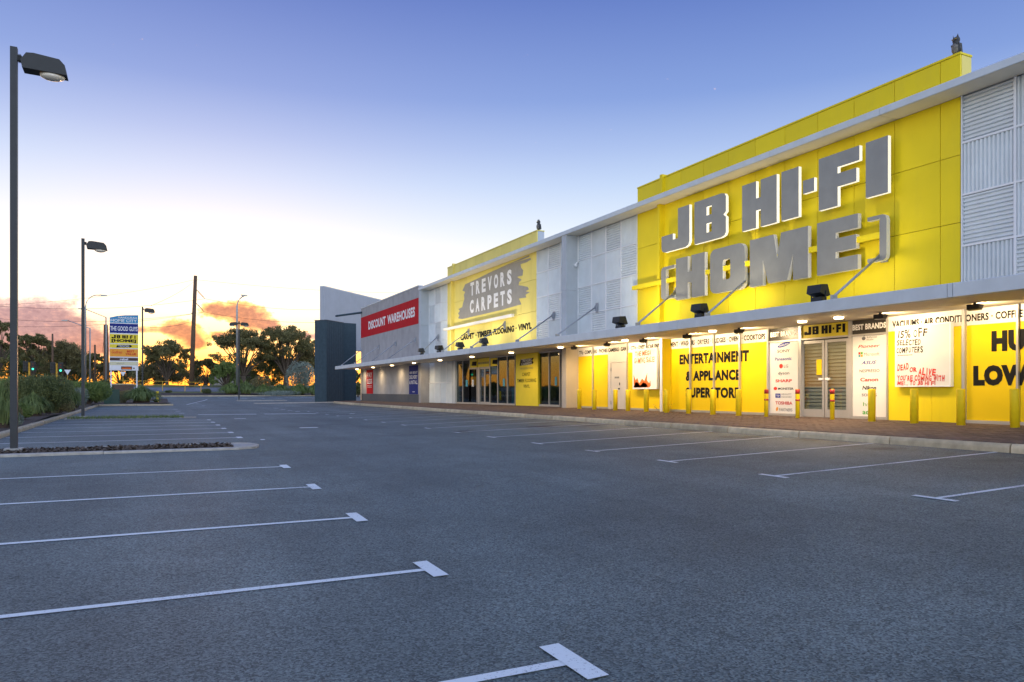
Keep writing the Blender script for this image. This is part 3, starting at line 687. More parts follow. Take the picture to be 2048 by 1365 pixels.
mullion(1334, w=.04); mullion(1535, XW-.06, w=.07); mullion(1926, XW-.06, w=.07)
sill(1154, 1215.5); sill(1253, 1320); sill(1335, 1534); sill(1927, 2200)
# yellow wall between the doors and the corner window
w1 = WY(1774, XW-.03), WY(1925, XW-.03)
for ya, yb_ in ((w1[0], WY(1862.5, XW-.03)), (WY(1862.5, XW-.03), w1[1])):
    B('wall_panel', 'yellow_panel', bld, XW-.03, XW+.05, yb_+.003, ya-.003, zw(ya)-.05, ZW_-.002); B('wall_panel', 'white_film', bld, XW-.03, XW+.05, yb_+.003, ya-.003, ZW_+.002, ZC0+.004)
# pier between the windows
yp0, yp1 = WY(1324, 16.42), WY(1320, 16.42)
B('pier', 'yellow_panel', bld, 16.44, XP+.05, yp0, yp1-.03, zw(20)-.05, ZC0+.004); B('pier_edge', 'trim_metal', bld, 16.40, 16.438, yp0-.01, yp1-.02, zw(20)-.05, ZC0+.004)
# white service door
dy0, dy1 = WY(1249.5, XW-.02), WY(1221, XW-.02)
fy0, fy1 = WY(1252.5, XW-.02), WY(1216, XW-.02)
mb = MB(); mb.box(XW-.02, XP+.03, fy0, dy0-.005, zw(20)-.03, 2.30); mb.box(XW-.02, XP+.03, dy1+.005, fy1, zw(20)-.03, 2.30); mb.box(XW-.02, XP+.03, dy0-.005, dy1+.005, 2.24, 2.30)
door = B('service_door', 'door_white', bld, XW+.005, XW+.05, dy0, dy1, zw(20)+.005, 2.235)
mb.build('door_frame', 'door_white', bld)
for z in (.55, 1.9): B('hinge', 'galvanised', door, XW-.02, XW+.004, dy1-.03, dy1+.0, z, z+.14)
B('lock_plate', 'dark_metal', door, XW-.004, XW+.004, dy0+.36, dy0+.42, 1.32, 1.43)
MB().tube([(XW-.05, dy0+.40, 1.18), (XW+.004, dy0+.40, 1.18)], .03).build('door_handle', 'dark_metal', door)
def strokes(X, ya, yb_, z0, z1, m, parent, n=9):      # print too small to read: a row of short strokes
    mb = MB(); w = (ya-yb_)/n
    for k in range(n):
        y = ya-k*w; mb.box(X, X+.001, y-w*random.uniform(.5, .8), y, z0, z1)
    return mb.build('fine_print', m, parent)
strokes(XW-.0005, dy1-.28, dy1-.60, 1.60, 1.67, 'print_grey', door)
# entry: glazed double doors, header signs and brand panels
def header(u0, u1, z0, z1, m, X=XW-.01): return B('header_panel', m, bld, X, XP+.04, WY(u1, X), WY(u0, X), z0, z1)
ZH0 = 2.60
def word(body, u0, u1, z0, z1, m, parent, X, **kw): return text_X(body, X, WY(u0, X), WY(u1, X), z0, z1, m, parent, **kw)
h1 = header(1537.5, 1597, ZH0, ZC0-.005, 'header_black'); word('BEST BRANDS', 1541, 1594, 2.715, 2.865, 'print_white', h1, XW-.0145, bold=.045, space=1.05)
h2 = header(1602, 1696.5, ZH0, ZC0-.005, 'sign_yellow')
h3 = header(1703, 1773, ZH0, ZC0-.005, 'header_black'); word('BEST BRANDS', 1705, 1772, 2.705, 2.86, 'print_white', h3, XW-.0145, bold=.045, space=1.05)
ye0, ye1 = WY(1773, XW), WY(1537, XW)
bw1 = infill(1538, 1596, None, ZH0-.05, 'white_film', XW); bw2 = infill(1703, 1772.5, None, ZH0-.05, 'white_film', XW)
for u in (1599.5, 1699.5): mullion(u, XW-.05, 'aluminium', .10)
mullion(1773.5, XW-.06, 'aluminium', .05)
B('transom', 'aluminium', bld, XW-.045, XP+.04, ye0, ye1, ZH0-.048, ZH0-.002)
sill(1537, 1598); sill(1701, 1773)
for u0, u1 in ((1603, 1648.5), (1650, 1697)):
    X = XW+.0; a, b = WY(u1, X), WY(u0, X); zb = zw(10)+.0
    mb = MB(); s_ = .075
    mb.box(X, X+.045, a, a+s_, zb, ZH0-.08); mb.box(X, X+.045, b-s_, b, zb, ZH0-.08); mb.box(X, X+.045, a+s_, b-s_, zb, zb+.22); mb.box(X, X+.045, a+s_, b-s_, ZH0-.16, ZH0-.08)
    dr = mb.build('entry_door', 'aluminium', bld)
    B('pane', 'clear_glass', dr, X+.018, X+.026, a+s_, b-s_, zb+.22, ZH0-.16)
    hy = a+.04 if u0 == 1603 else b-.04
    B('push_bar', 'print_white', dr, X-.03, X-.005, hy-.02 if u0 == 1603 else hy-.14, hy+.14 if u0 == 1603 else hy+.02, 1.40, 1.46)
    mb = MB(); z = zb
    while z < ZH0-.1:
        mb.prism([(X+.16, z+.004), (X+.13, z+.02), (X+.13, z+.07), (X+.16, z+.096)], a, b, 'Y'); z += .1
    o = mb.build('roller_shutter', 'shutter_slat', bld)
B('door_notice', 'yellow_film', bld, XW+.008, XW+.014, WY(1643, XW), WY(1632.5, XW), 1.55, 1.98)
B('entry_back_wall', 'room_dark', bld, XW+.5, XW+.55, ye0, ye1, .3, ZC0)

# block capitals drawn as outlines
def rr_(x0, y0, x1, y1, r=.12, n=4):
    pts = []
    for cx, cy, a0 in ((x1-r, y0+r, -90), (x1-r, y1-r, 0), (x0+r, y1-r, 90), (x0+r, y0+r, 180)):
        for k in range(n+1):
            a = R(a0+90*k/n); pts.append((cx+r*math.cos(a), cy+r*math.sin(a)))
    return pts
SHAPES = {
    'J': [[(.6, 1), (.6, .27), (.42, .27), (.42, .42), (0, .42), (0, .12), (.03, .04), (.12, 0), (.86, 0), (.96, .04), (1, .12), (1, 1)]],
    'B': [[(0, 0), (.86, 0), (.96, .03), (1, .10), (1, .44), (.93, .50), (1, .56), (1, .90), (.96, .97), (.86, 1), (0, 1)], [(.40, .20), (.40, .41), (.56, .41), (.56, .20)], [(.40, .60), (.40, .80), (.56, .80), (.56, .60)]],
    'H': [[(0, 0), (.42, 0), (.42, .37), (.55, .37), (.55, 0), (1, 0), (1, 1), (.55, 1), (.55, .63), (.42, .63), (.42, 1), (0, 1)]],
    'I': [[(0, 0), (1, 0), (1, 1), (0, 1)]], '-': [[(0, 0), (1, 0), (1, 1), (0, 1)]],
    'F': [[(0, 0), (.48, 0), (.48, .36), (.93, .36), (.93, .61), (.48, .61), (.48, .73), (1, .73), (1, 1), (0, 1)]],
    'O': [rr_(0, 0, 1, 1, .16), list(reversed(rr_(.38, .27, .60, .72, .06)))],
    'M': [[(0, 0), (.24, 0), (.24, .52), (.335, .02), (.665, .02), (.76, .52), (.76, 0), (1, 0), (1, 1), (.56, 1), (.495, .5), (.43, 1), (0, 1)]],
    'E': [[(0, 0), (1, 0), (1, .26), (.47, .26), (.47, .38), (.96, .38), (.96, .63), (.47, .63), (.47, .74), (1, .74), (1, 1), (0, 1)]],
    '[': [[(1, 0), (1, .085), (.36, .085), (.36, .915), (1, .915), (1, 1), (.2, 1), (.05, .96), (0, .88), (0, .12), (.05, .04), (.2, 0)]],
    ']': [[(0, 0), (.8, 0), (.95, .04), (1, .12), (1, .88), (.95, .96), (.8, 1), (0, 1), (0, .915), (.64, .915), (.64, .085), (0, .085)]]}
from mathutils.geometry import tessellate_polygon
def block(ch, ya, yb_, z0, z1, X, dep, mf, ms, parent, name='letter'):
    loops = [[(ya+(yb_-ya)*a, z0+(z1-z0)*b) for a, b in lp] for lp in SHAPES[ch]]
    flat = [p for lp in loops for p in lp]
    tris = tessellate_polygon([[Vector((p[0], p[1], 0)) for p in lp] for lp in loops])
    mb = MB(); n = len(flat); mb.v = [(X, *p) for p in flat]+([(X+dep, *p) for p in flat] if dep else [])
    mb.f = [tuple(t) for t in tris]; nt_ = len(mb.f)
    if dep:
        s0 = 0
        for lp in loops:
            L_ = len(lp); mb.f += [(s0+i, s0+(i+1) % L_, s0+(i+1) % L_+n, s0+i+n) for i in range(L_)]; s0 += L_
    return mb.build(name, mf, parent, m2=ms, m2f=(lambda p: p.index >= nt_) if dep else None)
XS = XW-.32
sg = thing('shop_sign', 'large grey block letters and brackets with white sides standing off the bright yellow wall', 'sign', (XS, WY(1550, XS), 6))
zj0, zj1 = WZ(1750, 392, XS), WZ(1750, 280, XS); zh0, zh1 = WZ(1634, 552, XS), WZ(1634, 447.5, XS)
def zx(x): return 1260+x/3.012
for ch, a, b in (('J', 190, 358), ('B', 388, 578), ('H', 675, 884), ('I', 912, 1016), ('F', 1137, 1382), ('I', 1420, 1554)):
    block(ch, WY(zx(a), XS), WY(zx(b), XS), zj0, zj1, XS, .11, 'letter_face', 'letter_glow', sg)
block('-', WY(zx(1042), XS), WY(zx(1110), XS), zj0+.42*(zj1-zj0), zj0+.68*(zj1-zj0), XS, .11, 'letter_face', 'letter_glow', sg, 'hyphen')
for ch, a, b in (('H', 277, 450), ('O', 482, 690), ('M', 722, 1072), ('E', 1127, 1372)):
    block(ch, WY(zx(a), XS), WY(zx(b), XS), zh0, zh1, XS, .13, 'letter_face', 'letter_return', sg)
for ch, a, b in (('[', 187, 268), (']', 1430, 1545)):
    block(ch, WY(zx(a), XS), WY(zx(b), XS), zh0+.10, zh1-.18, XS, .13, 'letter_face', 'letter_return', sg, 'bracket')
for ch, a, b in (('J', 525, 608), ('B', 622, 695), ('H', 730, 805), ('I', 815, 848), ('F', 905, 965), ('I', 978, 1012)):
    q = lambda x: WY(1520+x/5.936, XW-.0145)
    block(ch, q(a), q(b), 2.69, 2.92, XW-.0145, 0, 'print_black', None, h2, 'lettering')
block('-', WY(1520+862/5.936, XW-.0145), WY(1520+882/5.936, XW-.0145), 2.78, 2.84, XW-.0145, 0, 'print_black', None, h2, 'lettering')

# printing on the films
XF = XP-.005
bandz = (2.685, 2.855)
text_X("TV's · COMPUTERS · PHONES CAMERAS · GAMES · CD's · DVD's · CAR ENT", XF, WY(1158.5, XF), WY(1319.5, XF), *bandz, 'print_black', films[0][1], bold=.035, space=1.05)
text_X('NMENT · WASHERS · DRYERS · FRIDGES · OVENS · COOKTOPS', XF, WY(1336, XF), WY(1530.5, XF), *bandz, 'print_black', films[4][1], bold=.035, space=1.05)
XF2 = XW-.0345
text_X('VACUUMS · AIR CONDITI', XF2, WY(1784.5, XF2), WY(1923, XF2), *bandz, 'print_black', bld, bold=.04, space=1.05)
text_X('ONERS · COFFEE', XF, WY(1931, XF), WY(2046, XF), *bandz, 'print_black', films[8][1], bold=.04, space=1.05)
word('ENTERTAINMENT', 1359, 1498, 2.03, 2.385, 'print_black', films[5][0], XF, bold=.055, space=1.08)
word('& APPLIANCE', 1371.5, 1481, 1.44, 1.79, 'print_black', films[5][0], XF, bold=.055, space=1.08)
word('SUPERSTORE', 1371.5, 1479, .86, 1.215, 'print_black', films[5][0], XF, bold=.055, space=1.08)
wu = lambda x: 1760+x/4.264
word('HU', wu(950), wu(1225)+3, WZ(wu(950), 590+487/4.264, XF), WZ(wu(950), 590+310/4.264, XF), 'print_black', films[8][0], XF, bold=.075, space=1.1)
word('LOW', wu(795), wu(1225)+12, WZ(wu(795), 590+777/4.264, XF), WZ(wu(795), 590+604/4.264, XF), 'print_black', films[8][0], XF, bold=.075, space=1.1)
# brand lists
def brand(body, uc, wpx, v, hpx, m, parent, X=XW-.0045, **kw):
    z = WZ(uc, v, X); h = hpx*X/ray(uc)[0]/F
    return text_X(body, X, WY(uc-wpx/2, X), WY(uc+wpx/2, X), z-h/2, z+h/2, m, parent, **kw)
def oval(uc, v, w, h, m, parent, tilt=.2, X=XW-.0035):
    y, z = WY(uc, X), WZ(uc, v, X); s_ = X/ray(uc)[0]/F; hw = (WY(uc-w/2, X)-WY(uc+w/2, X))/2; hh = h*s_/2; pts = []
    for k in range(24):
        a = 2*math.pi*k/24; p, q = hw*math.cos(a), hh*math.sin(a); pts.append((y-p, z+q+p*tilt))
    return MB().add([(X, *p) for p in pts], [tuple(range(24))]).build('logo', m, parent)
oval(1567.5, 690, 25, 8.5, 'print_blue', bw1); brand('SAMSUNG', 1567.5, 19, 690, 3.4, 'print_white', bw1, rot=.17, bold=.02)
brand('SONY', 1567, 25, 702.5, 6, 'print_black', bw1, bold=.005); brand('Panasonic', 1566.5, 33, 718, 6.5, 'print_blue', bw1, bold=.015)
oval(1562, 732.7, 7.5, 9, 'print_marker_red', bw1, 0); brand('LG', 1572, 8.5, 732.7, 6, 'print_grey', bw1, bold=.01)
brand('dyson', 1567.5, 22, 747.5, 8, 'print_black', bw1); brand('SHARP', 1567.5, 33, 762, 6, 'print_marker_red', bw1, bold=.03)
oval(1550.7, 777.5, 7, 6.5, 'print_marker_red', bw1, 0); brand('MONSTER', 1571.5, 31, 777.8, 4.5, 'print_black', bw1, bold=.02)
B('logo', 'print_blue', bw1, XW-.004, XW-.001, WY(1561, XW), WY(1551, XW), WZ(1556, 796, XW), WZ(1556, 787.5, XW)); brand('hp', 1556, 6.5, 791.7, 6, 'print_white', bw1, X=XW-.0065, shear=.2)
brand('HEWLETT', 1573, 20, 789, 3.2, 'print_grey', bw1); brand('PACKARD', 1573, 20, 794.5, 3.2, 'print_grey', bw1)
brand('TOSHIBA', 1567.7, 34, 806.5, 6.5, 'print_red', bw1, bold=.02)
oval(1554, 818.5, 4.5, 8, 'sign_orange', bw1, .3); brand('PARTNERS', 1571.5, 26, 820, 6, 'print_grey', bw1)
oval(1727.3, 677.5, 7.5, 7, 'print_grey', bw2, 0); oval(1728.3, 672.2, 2.2, 2.6, 'print_grey', bw2, .6); brand('Authorised', 1743.5, 20, 674.5, 3.5, 'print_grey', bw2); brand('Reseller', 1740.5, 14, 679.5, 3.2, 'print_grey', bw2)
brand('Pioneer', 1738, 44, 692.5, 6.5, 'print_red', bw2, shear=.3, bold=.012)
for i, (du, dv, mm) in enumerate(((0, 0, 'print_marker_red'), (4.6, -.4, 'print_green'), (0, 5.2, 'print_teal'), (4.6, 4.8, 'sign_orange'))):
    u = 1717+du; v = 705+dv; B('logo', mm, bw2, XW-.004, XW-.001, WY(u+4, XW), WY(u, XW), WZ(u, v+4.6, XW), WZ(u, v, XW))
brand('Microsoft', 1743.5, 31, 708.5, 7, 'print_grey', bw2); brand('ASUS', 1737.5, 31, 725.5, 7, 'print_blue', bw2, shear=.35, bold=.02)
brand('NESPRESSO', 1739, 40, 742, 6, 'print_black', bw2); brand('Canon', 1738.5, 36, 759.5, 7.5, 'print_marker_red', bw2, bold=.03)
brand('Nikon', 1738.5, 28, 776, 8, 'print_black', bw2, shear=.2, bold=.03); brand('SONOS', 1738.5, 30, 790.5, 5.5, 'print_black', bw2)
brand('htc', 1737, 22, 809, 8, 'print_green', bw2); brand('acer', 1738, 26, 826, 7, 'print_green', bw2, bold=.02)

# ---------------------------------------------------------------- ground floor, carpet shop (centre)
zg = lambda u: 840+u/6.203
XG = XW+.06
def glazing(u0, u1, splits, z1=ZC0+.004, name='window'):
    a, b = WY(u1, XG), WY(u0, XG); zb = zw((a+b)/2)
    fr = MB(); t = .05
    e = [b]+[WY(s_, XG) for s_ in splits]+[a]
    fr.box(XG-.05, XG+.04, a, b, zb-.02, zb+.09); fr.box(XG-.05, XG+.04, a, b, z1-.06, z1)
    for y in e: fr.box(XG-.048, XG+.038, y-t/2, y+t/2, zb+.09, z1-.06)
    w = fr.build(name, 'aluminium', bld)
    for p, q in zip(e[:-1], e[1:]): B('pane', 'shop_glass', w, XG-.008, XG+.004, q+t/2, p-t/2, zb+.09, z1-.06)
    return w
B('jamb', 'fin_render', bld, XW-.06, XW+.3, WY(912, XW), WY(905.5, XW), zw(45)-.05, ZC0+.004)
glazing(zg(455), zg(622), [zg(535)])
glazing(zg(622), zg(712), [], 2.42)
glazing(zg(872), zg(1188), [zg(970), zg(1090)])
glazing(zg(1466), zg(1742), [zg(1608)])
B('jamb', 'aluminium', bld, XW-.0, XW+.12, WY(zg(737), XW), WY(zg(712), XW), zw(43)-.05, 2.42)
hd = []
for u0, u1 in ((626, 712), (722, 870)):
    o = B('header_panel', 'sign_yellow', bld, XG-.03, XG+.03, WY(zg(u1), XG), WY(zg(u0), XG), 2.46, ZC0-.02); hd.append(o)
o3 = B('header_panel', 'sign_yellow', bld, XG-.056, XG-.05, WY(zg(968), XG), WY(zg(885), XG), 2.46, ZC0-.07); hd.append(o3)
strokes(XG-.034, WY(zg(730), XG), WY(zg(862), XG), 2.62, 2.74, 'print_grey', hd[1], 16)
for i, (a, b, o) in enumerate(((640, 705, hd[0]), (895, 962, hd[2]))):
    X = XG-.034 if i == 0 else XG-.060
    MB().add([(X, WY(zg(a), X), 2.58), (X, WY(zg(b-6), X), 2.55), (X, WY(zg(b), X), 2.80), (X, WY(zg(a+8), X), 2.80)], [(0, 1, 2, 3)]).build('logo', 'print_black', o)
for i, (u0, u1) in enumerate(((738, 803), (806, 871))):
    a, b = WY(zg(u1), XG), WY(zg(u0), XG); zb = zw(43); s_ = .06; mb = MB()
    mb.box(XG-.02, XG+.03, a, a+s_, zb, 2.42); mb.box(XG-.02, XG+.03, b-s_, b, zb, 2.42); mb.box(XG-.02, XG+.03, a+s_, b-s_, zb, zb+.16); mb.box(XG-.02, XG+.03, a+s_, b-s_, 2.34, 2.42)
    dr = mb.build('entry_door', 'aluminium', bld); B('pane', 'shop_glass', dr, XG, XG+.01, a+s_, b-s_, zb+.16, 2.34)
B('transom', 'aluminium', bld, XG-.028, XG+.035, WY(zg(871), XG), WY(zg(622), XG), 2.425, 2.455)
yA, yB = WY(zg(1188), XW-.04), WY(zg(1464), XW-.04); ymid = WY(zg(1325), XW-.04)
for a, b in ((ymid, yA), (yB, ymid)): B('wall_panel', 'sign_yellow', bld, XW-.04, XW+.1, a+.003, b-.003, zw(36)-.05, ZC0+.004)
XQ = XW-.0445
q = lambda x: WY(zg(x), XQ)
def zq(x, y): return WZ(zg(x), 640+y/6.203, XQ)
pb = MB().add([(XQ, q(1235), zq(1235, 572)), (XQ, q(1390), zq(1390, 552)), (XQ, q(1410), zq(1410, 530)), (XQ, q(1392), zq(1392, 505)), (XQ, q(1415), zq(1415, 470)), (XQ, q(1250), zq(1250, 495)), (XQ, q(1240), zq(1240, 535))], [(0, 1, 2, 3, 4, 5, 6)]).build('logo', 'print_black', bld)
XQ2 = XQ-.003
text_X('TREVORS', XQ2, q(1258), q(1385), zq(1320, 522), zq(1320, 485), 'print_white', pb, bold=.01); text_X('CARPETS', XQ2, q(1258), q(1385), zq(1320, 562), zq(1320, 530), 'print_white', pb, bold=.01)
text_X("THE BUILDERS CHOICE", XQ, q(1240), q(1402), zq(1320, 614), zq(1320, 590), 'print_grey', bld)
text_X('CARPET', XQ, q(1268), q(1368), zq(1320, 698), zq(1320, 655), 'print_black', bld, bold=.01); text_X('TIMBER FLOORING', XQ, q(1205), q(1440), zq(1320, 775), zq(1320, 732), 'print_black', bld, bold=.01); text_X('VINYL', XQ, q(1283), q(1360), zq(1320, 845), zq(1320, 803), 'print_black', bld, bold=.01)
# lower corrugated bay
def lower_bay():
    a, b = WY(905, XW), FB0-.01; z0, zm, z1 = zw(46)-.03, WZ(880, 766, XW), ZC0+.004; w = (b-a)/4
    for c, (t, bt) in enumerate(zip('HVVH', 'VVHV')):
        hi = b-c*w; corr(hi-w+.02, hi-.02, zm+.025, z1, t); corr(hi-w+.02, hi-.02, z0, zm-.025, bt)
        if c: B('panel_rail', 'trim_metal', bld, XW-.018, XW+.05, hi-.02, hi+.02, z0, z1)
    B('panel_rail', 'trim_metal', bld, XW-.03, XW+.05, a, b, zm-.025, zm+.025)
lower_bay()
# interior of the carpet shop seen through the glass
MB().box(XW+7, XW+7.2, FA1+.2, FB0, .3, 3).build('interior_wall', 'room_wall', bld)
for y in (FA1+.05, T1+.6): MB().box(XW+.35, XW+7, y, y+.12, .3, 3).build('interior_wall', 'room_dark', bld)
for i in range(9):
    y = 30+1.55*i; x = XW+random.uniform(2.5, 5.5); r_ = random.uniform(.18, .32); h = random.uniform(1.2, 2.2)
    tag(MB().lathe([(r_*.3, 0), (r_, .0), (r_, h), (r_*.3, h)], 12, (x, y, .33)).build('carpet_roll', ('carpet_red', 'carpet_tan', 'carpet_grey')[i % 3], None, True),
        f'{("dark red", "tan", "grey")[i % 3]} upright carpet roll inside the glazed shop, {ORD[i]} along from the beige fin', 'carpet roll', 'carpet rolls inside the shop')
pp = thing('teal_poster_stand', 'teal printed poster stand inside the glass beside the yellow carpet wall panel', 'poster stand', (XW+.35, WY(zg(1163), XW+.35), .33))
B('printed_board', 'print_teal', pp, XW+.34, XW+.37, WY(zg(1187), XW+.35), WY(zg(1138), XW+.35), .40, 1.28); B('base', 'aluminium', pp, XW+.25, XW+.45, WY(zg(1180), XW+.35), WY(zg(1145), XW+.35), .33, .395)
for u in (580, 655, 1040, 1685):
    X = XG-.012; B('door_sticker', 'print_teal' if u != 655 else 'poster_paper', bld, X-.002, X, WY(zg(u+12), X), WY(zg(u-12), X), 1.35, 1.75)

# ---------------------------------------------------------------- wall signs
wg = thing('wall_graphic', 'grey brush stroke with tall white capitals on the pale yellow wall', 'sign', (XW, WY(980, XW), 6))
def z4(x, y, X=XW-.006): return (X, WY(840+x/4.875, X), WZ(840+x/4.875, 420+y/4.875, X))
outline = [(440, 728), (560, 672), (700, 603), (860, 530), (980, 498), (1075, 470), (1084, 484), (1040, 512), (980, 530), (985, 565), (1006, 590), (1000, 640), (945, 655), (992, 683), (968, 702), (960, 735), (1050, 752), (1062, 775), (1030, 795), (1070, 803), (1028, 830),
           (1036, 855), (965, 866), (988, 922), (800, 975), (600, 1022), (410, 1066), (372, 1058), (384, 1030), (372, 1012), (388, 985), (375, 968), (412, 950), (418, 915), (432, 870), (428, 830), (440, 800), (414, 788), (430, 752)]
P3 = [z4(*p) for p in outline]; tri = tessellate_polygon([[Vector((p[1], p[2], 0)) for p in P3]])
m_ = MB(); m_.v = P3; m_.f = [tuple(t) for t in tri]; m_.build('brush_patch', 'brush_grey', wg)
m_ = MB(); m_.v = [z4(865, 528), z4(960, 487), z4(1062, 443), z4(1070, 450), z4(1060, 460), z4(975, 497)]; m_.f = [(0, 1, 2, 3, 4, 5)]; m_.build('brush_streak', 'brush_grey', wg)
XA = XW-.010
tz = [WZ(943, v, XA) for v in (592, 565.6, 627, 600.5)]
for w_, x0, x1, za, zb_ in (('TREVORS', 485, 908, tz[0], tz[1]), ('CARPETS', 480, 910, tz[2], tz[3])):
    for i, ch in enumerate(w_):
        s0 = WY(840+x0/4.875, XA); s1 = WY(840+x1/4.875, XA); p = (s0-s1)/7
        a = s0-p*i-.12*p; text_X(ch, XA, a, a-p*.66, za, zb_, 'print_white', wg, 'letter', bold=.05)
lt = thing('shop_lettering', 'row of black capitals naming floor coverings on the pale yellow wall', 'lettering', (XA, WY(990, XA), 4.3))
for w_, a, b in (('CARPET', 395, 527), ('·', 540, 550), ('TIMBER', 557, 703), ('FLOORING', 716, 918), ('·', 932, 942), ('VINYL', 957, 1088)):
    q4 = lambda x: WY(840+x/4.875, XA)
    text_X(w_, XA, q4(a), q4(b), *((4.16, 4.50) if len(w_) > 1 else (4.29, 4.37)), 'print_black', lt, 'word', bold=.055, space=1.06)
rb = thing('painted_sign', 'wide red painted band with white capitals on the grey concrete wall', 'sign', (16.19, WY(780, 16.19), 6.6))
XR = 16.193
B('red_band', 'sign_red', rb, XR, 16.198, FB1+.03, YE-.01, 5.68, 7.45)
for w_, a, b in (('DISCOUNT', 532, 688), ('WAREHOUSES', 705, 955)):
    text_X(w_, XR-.004, WY(620+a/4.55, XR), WY(620+b/4.55, XR), 6.22, 6.92, 'print_white', rb, bold=.04, space=1.05)
rp = thing('poster_panel', 'red poster panel with white words on the concrete wall under the canopy', 'poster', (16.19, WY(739, 16.19), 1.5))
XR2 = 16.188
B('panel', 'sign_red', rp, XR2, 16.198, WY(746, XR2), WY(733, XR2), .86, WZ(739, 740, XR2))
for w_, z0, z1 in (('PAY', 2.2, 2.62), ('LESS', 1.68, 2.1)): text_X(w_, XR2-.004, WY(734.8, XR2), WY(744.2, XR2), z0, z1, 'print_white', rp, bold=.02)
for z in (1.5, 1.38): strokes(XR2-.004, WY(735, XR2), WY(744, XR2), z, z+.05, 'print_white', rp, 7)
bp = thing('poster_panel', 'navy blue poster panel with white words beside the corner of the concrete wall', 'poster', (16.19, WY(827, 16.19), 1.5))
B('panel', 'sign_navy', bp, XR2, 16.198, WY(836, XR2), WY(818, XR2), .86, 2.85)
for w_, z0, z1 in (('ASK ABOUT', 2.28, 2.45), ('DELIVERY', 1.92, 2.18), ('& INSTALL', 1.56, 1.82)): text_X(w_, XR2-.004, WY(819, XR2), WY(835, XR2), z0, z1, 'print_white', bp, bold=.015)
strokes(XR2-.004, WY(825, XR2), WY(829.5, XR2), 1.0, 1.05, 'print_white', bp, 5)
# hand-lettered framed posters (drawn figures left out)
def poster(name, label, u0, u1, v0, v1, X=XW-.16):
    a, b = WY(u1, X), WY(u0, X); um = (u0+u1)/2; z0, z1 = WZ(um, v1, X), WZ(um, v0, X)
    t = thing(name, label, 'poster', (X, (a+b)/2, (z0+z1)/2)); f = MB(); w = .035
    f.box(X-.01, X+.10, a, a+w, z0, z1); f.box(X-.01, X+.10, b-w, b, z0, z1); f.box(X-.01, X+.10, a+w, b-w, z0, z0+w); f.box(X-.01, X+.10, a+w, b-w, z1-w, z1)
    f.build('frame', 'trim_metal', t); B('sheet', 'poster_paper', t, X, X+.02, a+w, b-w, z0+w, z1-w)
    return t, a, b, z0, z1, X-.003
def pw(t, body, fx0, fx1, fy0, fy1, m, rot=0, bold=.0):
    t, a, b, z0, z1, X = t; W_ = b-a; H_ = z1-z0; mb = MB()
    wd = [.42 if c in " '!.,I1" else (1.15 if c in 'MW%' else .9) for c in body]; tw = sum(wd); p = 0
    ya, w_ = b-fx0*W_, (fx1-fx0)*W_; zb0, h_ = z1-fy1*H_, (fy1-fy0)*H_
    for c, q in zip(body, wd):
        if c != ' ':
            vs, fs = text_geo(c, bold=bold+random.uniform(-.006, .012)); cw = w_*q/tw*(random.uniform(.74, .92) if c not in "I1'.,!" else .5); ch = h_*random.uniform(.88, 1.12) if c not in "'.,!" else h_*(.25 if c != '!' else 1)
            th = rot+random.uniform(-.09, .09); sk = random.uniform(-.05, .12); cx = w_*(p+q/2)/tw; cz = h_*.5+math.sin(rot)*cx+random.uniform(-.06, .06)*h_
            if c == "'": cz += h_*.4
            if c in '.,': cz -= h_*.4
            out = []
            for u_, v_ in vs:
                lx_, lz_ = (u_-.5)*cw+sk*(v_-.5)*ch, (v_-.5)*ch; out.append((X, ya-(cx+lx_*math.cos(th)-lz_*math.sin(th)), zb0+cz+lx_*math.sin(th)+lz_*math.cos(th)))
            mb.add(out, fs)
        p += q
    return mb.build('lettering', m, t)
p1 = poster('framed_poster', 'tall framed white poster with orange hand lettering near the white service door', 1265.5, 1313.5, 697.7, 778.6)
pw(p1, 'THE MEGA', .10, .78, .06, .18, 'print_marker_orange', .02, bold=.025); pw(p1, 'GAMING SALE!', .06, .94, .22, .36, 'print_marker_orange', .02, bold=.025)
def flames(t, pts, m):
    t, a, b, z0, z1, X = t; q = [(X, b-fx*(b-a), z1-fy*(z1-z0)) for fx, fy in pts]
    tri = tessellate_polygon([[Vector((p[1], p[2], 0)) for p in q]]); k = MB(); k.v = q; k.f = [tuple(x) for x in tri]; return k.build('flame_print', m, t)
flames(p1, [(.05, .96), (.04, .62), (.12, .78), (.2, .72), (.28, .86), (.4, .74), (.5, .80), (.62, .60), (.6, .78), (.70, .86), (.74, .78), (.76, .92), (.70, .96)], 'print_marker_orange')
flames(p1, [(.05, .955), (.10, .84), (.2, .82), (.32, .92), (.45, .83), (.56, .86), (.66, .955)], 'yellow_film')
p2 = poster('framed_poster', 'square framed white poster with black and red hand lettering right of the entry', 1790.5, 1902, 648.6, 774)
pw(p2, '15% OFF', .05, .60, .07, .20, 'print_black', .0, bold=.012); pw(p2, 'SELECTED', .03, .48, .235, .325, 'print_black', .0, bold=.02); pw(p2, 'COMPUTERS', .02, .52, .355, .45, 'print_black', .0, bold=.02)
strokes(p2[5], p2[2]-.05*(p2[2]-p2[1]), p2[2]-.33*(p2[2]-p2[1]), p2[4]-.49*(p2[4]-p2[3]), p2[4]-.475*(p2[4]-p2[3]), 'print_marker_red', p2[0], 16)
pw(p2, 'DEAD', .04, .26, .63, .74, 'print_marker_red', .10, bold=.035); pw(p2, 'OR', .27, .41, .68, .76, 'print_marker_red', -.05, bold=.035); pw(p2, 'ALIVE,', .43, .78, .70, .82, 'print_marker_red', -.04, bold=.035)
pw(p2, "YOU'RE COMING WITH", .04, .90, .81, .90, 'print_marker_red', -.02, bold=.035); pw(p2, "ME!.. TO JB HI FI", .04, .74, .91, .975, 'print_marker_red', 0, bold=.035)

